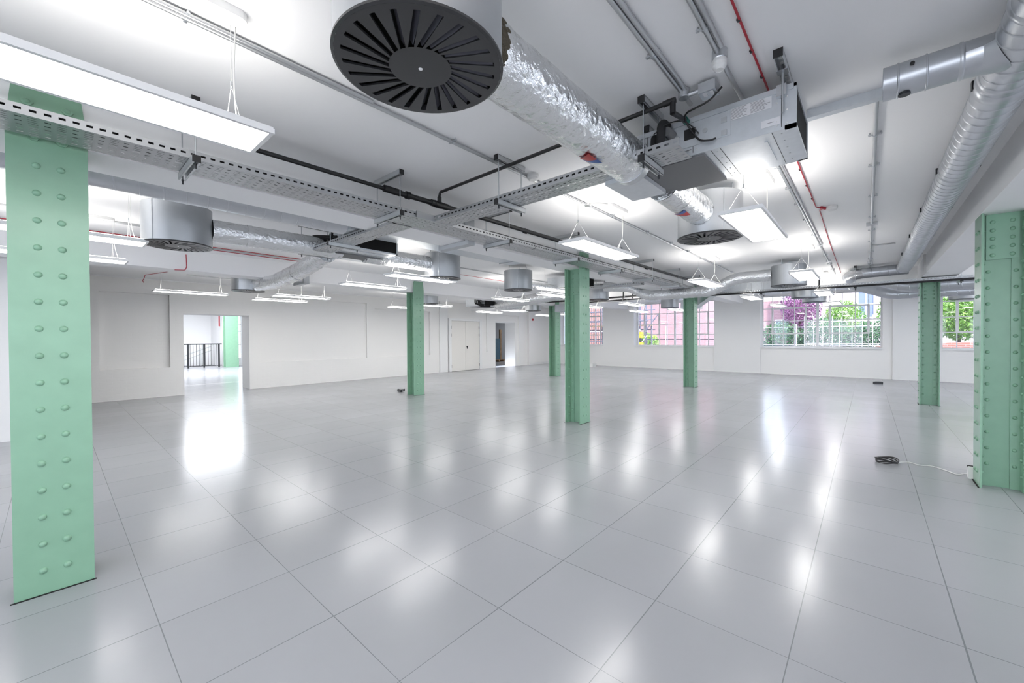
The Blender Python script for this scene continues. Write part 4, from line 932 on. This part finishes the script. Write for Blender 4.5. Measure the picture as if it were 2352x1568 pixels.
# ================================================================== THINGS ON THE FLOOR
cl = thing('cable_coil', 'coil of dark cable lying on the floor left of the wide dark green column', 'cable', (6.17, -.17, 0))
for k in range(4):
    pts = [(6.16+(.075+.006*k)*math.cos(a), -.165+(.085+.004*k)*math.sin(a), .008+.012*k+.01*math.sin(a*2+k)) for a in [2*PI*i/28 for i in range(29)]]
    MB().tube(pts, .0065, 8, False).build('cable_loop', BLACK, cl)
pipe('floor_cable', [(6.20, -.24, .006), (6.33, -.36, .006), (6.22, -.42, .006), (6.30, -.52, .006), (6.15, -.64, .006), (6.05, -.69, .006), (6.14, -.74, .007), (6.12, -.79, .02)], .0045, CORD, 'pale twin cable snaking across the floor to the wide dark green column', 'cable', .06)
wbx = thing('floor_socket', 'small white box with a black edge at the foot of the wide dark green column', 'electrical box', (6.02, -.79, 0))
MB().prism([(5.99, -.80, .0), (6.07, -.80, 0), (6.055, -.80, .10), (6.01, -.80, .12)], (0, .045, 0)).build('box_body', WPLAST, wbx)
MB().box(6.10, 6.11, -.80, -.76, .04, .11).build('black_plug', BLACK, wbx)
tag(MB().prism([(15.85, -.12, 0), (16.05, -.12, 0), (16.05, -.32, 0), (15.9, -.34, 0)], (0, 0, .06)).build('floor_box', BLKMET), 'small dark wedge lying on the floor below the wide bushy window', 'floor box')
tag(MB().tube([(6.0, 9.15, .025), (6.1, 9.45, .025), (6.2, 9.3, .03)], .03, 10).build('cable_end', BLKMET), 'dark lump of cable on the floor left of the slim green column', 'cable')
wb2 = thing('white_box', 'low white box on the floor by the end wall, right of the central column', 'box', (16.6, 9.3, 0))
MB().box(16.6, 16.95, 9.62, 9.9, 0, .17).build('box_body', WPLAST, wb2)

# ================================================================== ROOM BEYOND THE LEFT DOORWAY
struct(MB().box(-2, 11, 13.05, 27.5, -.2, -.0005), 'floor', FLOOR)
BRIGHT = mat('bright_white_plaster', (0.86, 0.86, 0.87), 0.5)
struct(MB().box(-2, 5.75, 27.2, 27.5, -1.5, 4.5), 'wall_1', BRIGHT)
struct(MB().box(-2.2, -2, 13.7, 27.5, 0, 4.5), 'wall_2', BRIGHT)
struct(MB().box(-2, 11, 13.72, 27.5, 3.3, 3.5), 'ceiling', PLAS)
struct(MB().box(5.75, 6.1, 25.0, 27.5, 0, 3.3), 'wall_3', BRIGHT)
struct(MB().box(6.1, 11, 25.0, 25.2, 0, .35), 'wall_4', BRIGHT)
struct(MB().box(10.8, 11, 13.7, 25, 0, 3.3), 'wall_5', BRIGHT)
r = thing('steel_column', 'green column seen through the open doorway at left', 'column', (5.9, 23.75, 0), 'green riveted steel columns')
MB().box(5.60, 6.16, 23.75, 23.77, 0, 3.3).build('flange_plate', GREEN, r); MB().box(5.86, 5.90, 23.77, 24.1, 0, 3.3).build('web_plate', GREEN, r); MB().box(5.60, 6.16, 24.1, 24.12, 0, 3.3).build('flange_plate', GREEN, r)
w6 = thing('window_6', None, None, (6.8, 25.1, .35)); del w6['label']; del w6['category']; w6['kind'] = 'structure'
m = MB()
for x in (6.12, 6.62, 7.1, 7.6, 8.1, 8.6): m.box(x-.025, x+.025, 25.052, 25.098, .35, 3.3)
for z in (.38, 1.1, 1.8, 2.15, 2.85): m.box(6.1, 8.6, 25.05, 25.1, z-.03, z+.03)
m.build('frame', WHITEM, w6); MB().box(6.1, 8.6, 25.11, 25.115, .35, 3.3).build('glass', GLASS, w6)
struct(MB().box(8.6, 11, 25.0, 25.2, .35, 3.3), 'wall_6', BRIGHT)
pipe('red_pipe', [(5.62, 24.9, 3.25), (5.62, 24.9, 2.05)], .03, RED, 'red pipe on the wall through the open doorway', 'pipe', .01)
bl = thing('balustrade', 'black metal stair balustrade seen through the open doorway', 'railing', (4.5, 24.5, 0))
ry = 24.5
MB().box(3.0, 5.62, ry-.02, ry+.02, 1.13, 1.18).build('top_rail', BLKMET, bl); MB().box(3.0, 5.62, ry-.015, ry+.015, .07, .10).build('bottom_rail', BLKMET, bl)
for x in (3.35, 4.27, 4.89, 5.5): MB().box(x-.032, x+.032, ry-.03, ry+.03, 0, 1.18).build('post', BLKMET, bl)
k = 3.05
while k < 5.6:
    MB().box(k-.008, k+.008, ry-.008, ry+.008, .1, 1.13).build('baluster', BLKMET, bl); k += .118
sr_ = thing('stair_handrail', 'grey sloping handrails of the stair behind the balustrade', 'railing', (4.5, 26, 0))
for dz in (0, -.22): MB().tube([(3.9, 26.2, .35+dz), (5.6, 26.2, 1.05+dz)], .022, 8).build('rail', STRUT, sr_)
for x in (4.1, 4.6, 5.1): MB().cyl((x, 26.2, -.2), (x, 26.2, .42+(x-3.9)*.41), .014, 8).build('rail_post', STRUT, sr_)
lt = bpy.data.lights.new('doorway_room_fill', 'AREA'); lt.shape = 'RECTANGLE'; lt.size = 5; lt.size_y = 5; lt.energy = 380; lt.color = (.95, .97, 1)  # added area fill that whitens this room, no fitting hangs there
lo = bpy.data.objects.new('doorway_room_fill', lt); C.objects.link(lo); lo.location = (3.4, 21, 3.28)

# dim corridor behind the narrow opening
struct(MB().box(12.6, 19.5, 13.72, 18.6, -.2, -.0005), 'floor', FLOOR)
CORR = mat('corridor_grey_paint', (0.42, 0.43, 0.45), 0.7)
l2 = bpy.data.lights.new('corridor_fill', 'AREA'); l2.size = .8; l2.energy = 26; l2o = bpy.data.objects.new('corridor_fill', l2); C.objects.link(l2o); l2o.location = (17.6, 16.0, 2.95)  # added fill light to lift the dark corridor, no fitting modelled
struct(MB().box(12.6, 19.5, 18.4, 18.6, 0, 3), 'wall_7', CORR); struct(MB().box(19.3, 19.5, 13.7, 18.4, 0, 3), 'wall_8', CORR); struct(MB().box(12.6, 19.5, 13.72, 18.6, 3, 3.1), 'ceiling', CORR)
struct(MB().box(12.4, 12.6, 13.7, 18.6, 0, 3), 'wall_9', CORR)
WOOD = mat('raw_pallet_wood', (0.33, 0.22, 0.13), 0.8, var=(6, .15)); WRAP = mat('blue_wrapped_goods', (0.05, 0.13, 0.17), 0.3, bump=(8, .6, .03))
pal = thing('pallet', 'wooden pallet inside the narrow far doorway', 'pallet', (17.0, 16.4, 0))
for dx in (-.4, 0, .4): MB().box(17.0+dx-.05, 17.0+dx+.05, 15.95, 16.9, 0, .10).build('runner', WOOD, pal)
for k in range(7): MB().box(16.5, 17.5, 15.95+k*.14, 16.05+k*.14, .10, .13).build('deck_board', WOOD, pal)
tag(MB().box(16.55, 17.1, 16.0, 16.85, .13, 1.35).build('wrapped_goods', WRAP), 'dark blue wrapped goods on the pallet inside the narrow doorway', 'goods')
tag(MB().box(17.12, 17.22, 15.98, 16.1, .13, 1.85).build('leaning_board', WOOD), 'tall pale board leaning beside the pallet in the narrow doorway', 'board')

# ================================================================== OUTSIDE
YARD = mat('yard_paving', (0.30, 0.33, 0.42), 0.8); PAVE = mat('pale_bounce_surface', (0.80, 0.79, 0.77), 0.8)
for q in ((-45, -8.3, -45, 40), (-8.3, 60, -50, -10.3)):  # unseen pale ground added to bounce sunlight up to the ceiling
    o = MB().box(*q, -.5, -.2).build('bounce_ground', PAVE); o['kind'] = 'structure'
yb = MB().box(18.4, 60, -10.2, 60, -.5, -.2).build('yard_ground', YARD); yb['kind'] = 'structure'
PINK = real_brick('pink_red_brick', (0.30, 0.165, 0.17), (0.36, 0.21, 0.215), (0.38, 0.29, 0.29))
PALE = real_brick('pale_brick', (0.52, 0.40, 0.39), (0.58, 0.47, 0.46), (0.6, 0.52, 0.51))
REDB = real_brick('red_wall_brick', (0.34, 0.13, 0.10), (0.42, 0.18, 0.13), (0.45, 0.33, 0.3))
FRAMEP = mat('outdoor_white_paint', (0.62, 0.62, 0.66), 0.4)
GREYW = mat('dark_outdoor_glass', (0.14, 0.17, 0.26), 0.15)
LEAFD = mat('dark_green_leaves', (0.05, 0.13, 0.045), 0.5); LEAFL = mat('light_green_leaves', (0.17, 0.32, 0.05), 0.5); LEAFP = mat('purple_leaves', (0.25, 0.09, 0.20), 0.5)
BARK = mat('bark', (0.12, 0.08, 0.06), 0.9); YEL = mat('yellow_plastic', (0.75, 0.42, 0.03), 0.5); ALU = mat('scaffold_tube', (0.16, 0.16, 0.20), 0.5, 0.4); BLUEY = mat('blue_grey_coping', (0.10, 0.16, 0.32), 0.6)
def foliage(c, rx, ry_, rz, n, s, seed):
    rn = random.Random(seed); m = MB()
    for _ in range(n):
        while True:
            p = Vector((rn.uniform(-1, 1), rn.uniform(-1, 1), rn.uniform(-1, 1)))
            if .35 < p.length < 1: break
        q = Vector((c[0]+p.x*rx, c[1]+p.y*ry_, c[2]+p.z*rz)); a = Vector((rn.uniform(-1, 1), rn.uniform(-1, 1), rn.uniform(-1, 1))).normalized()
        b = a.cross(Vector((rn.uniform(-1, 1), rn.uniform(-1, 1), rn.uniform(-1, 1)))).normalized(); w = s*rn.uniform(.6, 1.3)
        m.add([q-a*w, q+b*w*.45, q+a*w, q-b*w*.45], [(0, 1, 2, 3)])
    return m
def plant(name, c, rx, ry_, rz, n, s, m_, label, seed, cat, stem=True, group=None):
    t = thing(name, label, cat, (c[0], c[1], -.2), group); foliage(c, rx, ry_, rz, n, s, seed).build('foliage', m_, t)
    mb = MB(); mb.tube([(c[0], c[1], -.2), (c[0]+.05, c[1]+.05, c[2]-rz*.3), (c[0], c[1], c[2]+rz*.4)], .05, 8, radii=[.09, .06, .02])
    mb.tube([(c[0], c[1], c[2]-rz*.6), (c[0], c[1]+ry_*.5, c[2]+rz*.2)], .03, 6); mb.tube([(c[0], c[1], c[2]-rz*.6), (c[0], c[1]-ry_*.5, c[2]+rz*.2)], .03, 6)
    mb.build('trunk' if cat == 'tree' else 'stems', BARK, t); return t
plant('hedge_bush', (24.5, 3.3, 1.05), .9, 1.1, 1.1, 5200, .055, LEAFD, 'dark green bush at the left side of the wide window', 1, 'bush')
plant('hedge_bush', (24.5, 1.5, 1.2), .9, 1.1, 1.1, 5200, .055, LEAFD, 'dark green bush behind the fence in the middle of the wide window', 2, 'bush')
plant('hedge_bush', (24.5, -.2, 1.1), .9, 1.0, 1.0, 5000, .055, LEAFD, 'dark green bush right of centre in the wide window', 3, 'bush')
plant('young_tree', (25.5, 2.6, 2.9), .9, .9, 1.2, 6000, .05, LEAFP, 'purple-leaved tree in the left half of the wide window', 4, 'tree')
plant('young_tree', (26.5, .9, 2.2), .9, .9, 1.0, 5000, .05, LEAFL, 'fresh green tree behind the middle of the wide window', 5, 'tree')
plant('young_tree', (25.5, -1.2, 2.4), .8, .9, 1.3, 5000, .05, LEAFL, 'light green tree at the right side of the wide window', 6, 'tree')
plant('young_tree', (22.5, -2.6, 2.1), .8, .9, .9, 6500, .055, LEAFL, 'bright green leafy tree filling the window at the right edge', 7, 'tree')
plant('hedge_bush', (25.5, 11.1, .9), .7, 1.2, .8, 4500, .05, LEAFL, 'low green bush in the lower middle of the brick-view window', 8, 'bush')
def building(x, y0, y1, z1, m_, label, win=(), depth=4):
    t = thing('building', label, 'building', (x, (y0+y1)/2, -.2)); MB().box(x, x+depth, y0, y1, -.2, z1).build('brick_wall', m_, t)
    for (a, b, c, d) in win:
        f = MB(); f.box(x-.08, x, a, a+.1, c, d); f.box(x-.08, x, b-.1, b, c, d); f.box(x-.08, x, a+.1, b-.1, c, c+.1); f.box(x-.08, x, a+.1, b-.1, d-.1, d); f.box(x-.06, x, (a+b)/2-.04, (a+b)/2+.04, c+.1, d-.1); f.box(x-.055, x, a+.1, b-.1, (c+d)/2-.04, (c+d)/2+.04)
        o = f.build('window_frame', FRAMEP, t); MB().box(x-.03, x-.02, a, b, c, d).build('window_pane', GREYW, o)
    return t
building(33, 9.3, 24.5, 8.5, PINK, 'big pink-red brick building seen through the brick-view window', [(17.5, 19, 3.2, 5.2), (14, 15.2, 4.2, 6.2)])
building(38, -8.5, 3.6, 9, PALE, 'sunlit pale brick building behind the wide window', [(-3.2, -2.2, 1.6, 3.8), (-.4, .6, 2.6, 4.6), (-6.2, -5.2, 1.6, 3.8)])
building(41, 4.1, 8.3, 4.4, PINK, 'pink brick house with low roof at the left of the wide window', [(5, 6, 1.2, 2.8)])
building(40, -20, -9, 8, PALE, 'pale building behind the tree at the right edge window', [(-11.5, -10.5, 1.5, 4), (-14, -13, 1.5, 4)])
lw = thing('garden_wall', 'low red brick wall with blue-grey base crossing the wide window', 'wall', (21.5, 0, -.2))
MB().hexa([(21.2, -3.2, .9), (21.45, -3.2, .9), (21.45, 3.9, .25), (21.2, 3.9, .25)], [(21.2, -3.2, 1.22), (21.45, -3.2, 1.22), (21.45, 3.9, .62), (21.2, 3.9, .62)]).build('brick_course', REDB, lw)
MB().box(21.0, 21.5, -6, 5, -.2, .70).build('rendered_base', BLUEY, lw)
# chain-link fence and white railings
cf = thing('chain_link_fence', 'white chain-link fence in front of the bushes at the wide window', 'fence', (22.0, 1.5, .4))
m = MB(); y = -.6
while y < 4.6:
    for sg in (-1, 1):
        a = (22.0, y, .45); b = (22.0, y+sg*1.35, 1.8); m.add([(22.0, y-.003, .45), (22.0, y+.003, .45), (22.0, y+sg*1.35+.003, 1.8), (22.0, y+sg*1.35-.003, 1.8)], [(0, 1, 2, 3)])
    y += .10
m.build('wire_mesh', ALU, cf)
for y in (-.6, .9, 2.4, 3.9): MB().cyl((22.0, y, -.2), (22.0, y, 1.95), .025, 8).build('fence_post', FRAMEP, cf)
for z in (.5, 1.0, 1.8): MB().cyl((22.0, -1.9, z), (22.0, 5.2, z), .015, 8).build('fence_rail', FRAMEP, cf)
wr = thing('white_railing', 'white garden railing between the bushes at the wide window', 'railing', (23.2, 0, 0))
for z in (1.05, 2.05): MB().cyl((23.2, -2.2, z), (23.2, 2.2, z), .018, 8).build('rail', FRAMEP, wr)
for k in range(14): MB().cyl((23.2, -2.2+k*.34, .8), (23.2, -2.2+k*.34, 2.3), .014, 8).build('upright', FRAMEP, wr)
# rail fence and scaffold outside the brick-view and the left window
rf = thing('yard_railing', 'dark horizontal railing outside the brick-view window', 'railing', (23.5, 8, 0))
for z in (.75, 1.25): MB().cyl((23.5, 5.2, z), (23.5, 11, z), .025, 8).build('rail', BLKMET, rf)
for y in (5.8, 7.3, 8.8): MB().cyl((23.5, y, -.2), (23.5, y, 2.0), .025, 8).build('post', FRAMEP, rf)
tag(MB().box(22.6, 23.0, 5, 10.6, -.2, .55).build('planter_wall', BLUEY), 'low blue-grey wall under the railing outside the brick-view window', 'wall')
yv = thing('yellow_vehicle', 'long yellow-green tank beyond the railing in the brick-view window', 'tank', (29, 13, 1))
MB().tube([(29, 11.6, 1.35), (29, 13.6, 1.35)], .22, 16).build('tank_body', mat('olive_yellow', (.45, .42, .10), .5), yv)
for y in (11.9, 13.3): MB().box(28.9, 29.1, y-.04, y+.04, -.2, 1.2).build('tank_leg', BLKMET, yv)
for z, nm in ((1.25, 'upper yellow bin hanging on the scaffold by the brick-view window'), (.72, 'lower yellow bin hanging on the scaffold by the brick-view window')):
    tag(MB().box(20.6, 20.9, 9.02, 9.32, z+.1, z+.40).build('yellow_bin', YEL), nm, 'bin', 'yellow bins on the scaffold')
def scaffold(x, y0, y1, label, seed, dy=.45):
    t = thing('scaffold', label, 'scaffolding', (x, (y0+y1)/2, -.2), 'steel tube scaffolds outside'); rn = random.Random(seed); y = y0
    while y < y1:
        MB().cyl((x, y, -.2), (x, y, 4.5), .028, 8).build('standard_tube', ALU, t); MB().cyl((x+.9, y+.1, -.2), (x+.9, y+.1, 4.5), .028, 8).build('standard_tube', ALU, t); y += dy
    for z in (.6, 1.15, 1.7, 2.25, 2.8, 3.35): 
        MB().cyl((x-.05, y0-.1, z), (x-.05, y1+.1, z), .026, 8).build('ledger_tube', ALU if z != 1.7 else FRAMEP, t); MB().cyl((x+.95, y0-.1, z+.1), (x+.95, y1+.1, z+.1), .026, 8).build('ledger_tube', ALU, t)
    for k in range(5): a = rn.uniform(y0, y1); z = rn.choice((.6, 1.15, 1.7, 2.25)); MB().cyl((x-.06, a, z), (x-.06, a+rn.choice((-1, 1))*.7, z+.9), .024, 8).build('brace_tube', FRAMEP if k % 2 else ALU, t)
    MB().box(x, x+.9, y0, y1, 2.0, 2.05).build('scaffold_boards', WOOD, t)
    return t
scaffold(20.7, 11.2, 15.6, 'dense dark scaffolding filling the window right of the central column', 3, .28)
scaffold(21.0, 8.9, 10.2, 'scaffolding at the left edge of the brick-view window', 4, .33)
building(24, 13.5, 24, 6, REDB, 'dark brick building close behind the scaffolding', [(14.5, 16, .8, 2.6)])
# steps and dark rail below the right-edge window
sx = thing('dark_steps', 'dark sloping steps under the tree at the right-edge window', 'steps', (20.3, -2.6, 0))
for k in range(6): MB().box(20.2, 20.9, -2.1-.32*k, -1.8-.32*k, .6+.10*k, .66+.10*k).build('tread', BLKMET, sx)
MB().hexa([(20.2, -1.8, .45), (20.26, -1.8, .45), (20.26, -3.8, 1.1), (20.2, -3.8, 1.1)], [(20.2, -1.8, .6), (20.26, -1.8, .6), (20.26, -3.8, 1.25), (20.2, -3.8, 1.25)]).build('stringer', BLKMET, sx)

# remove helper properties
for o in bpy.data.objects:
    if '_loc' in o: del o['_loc']
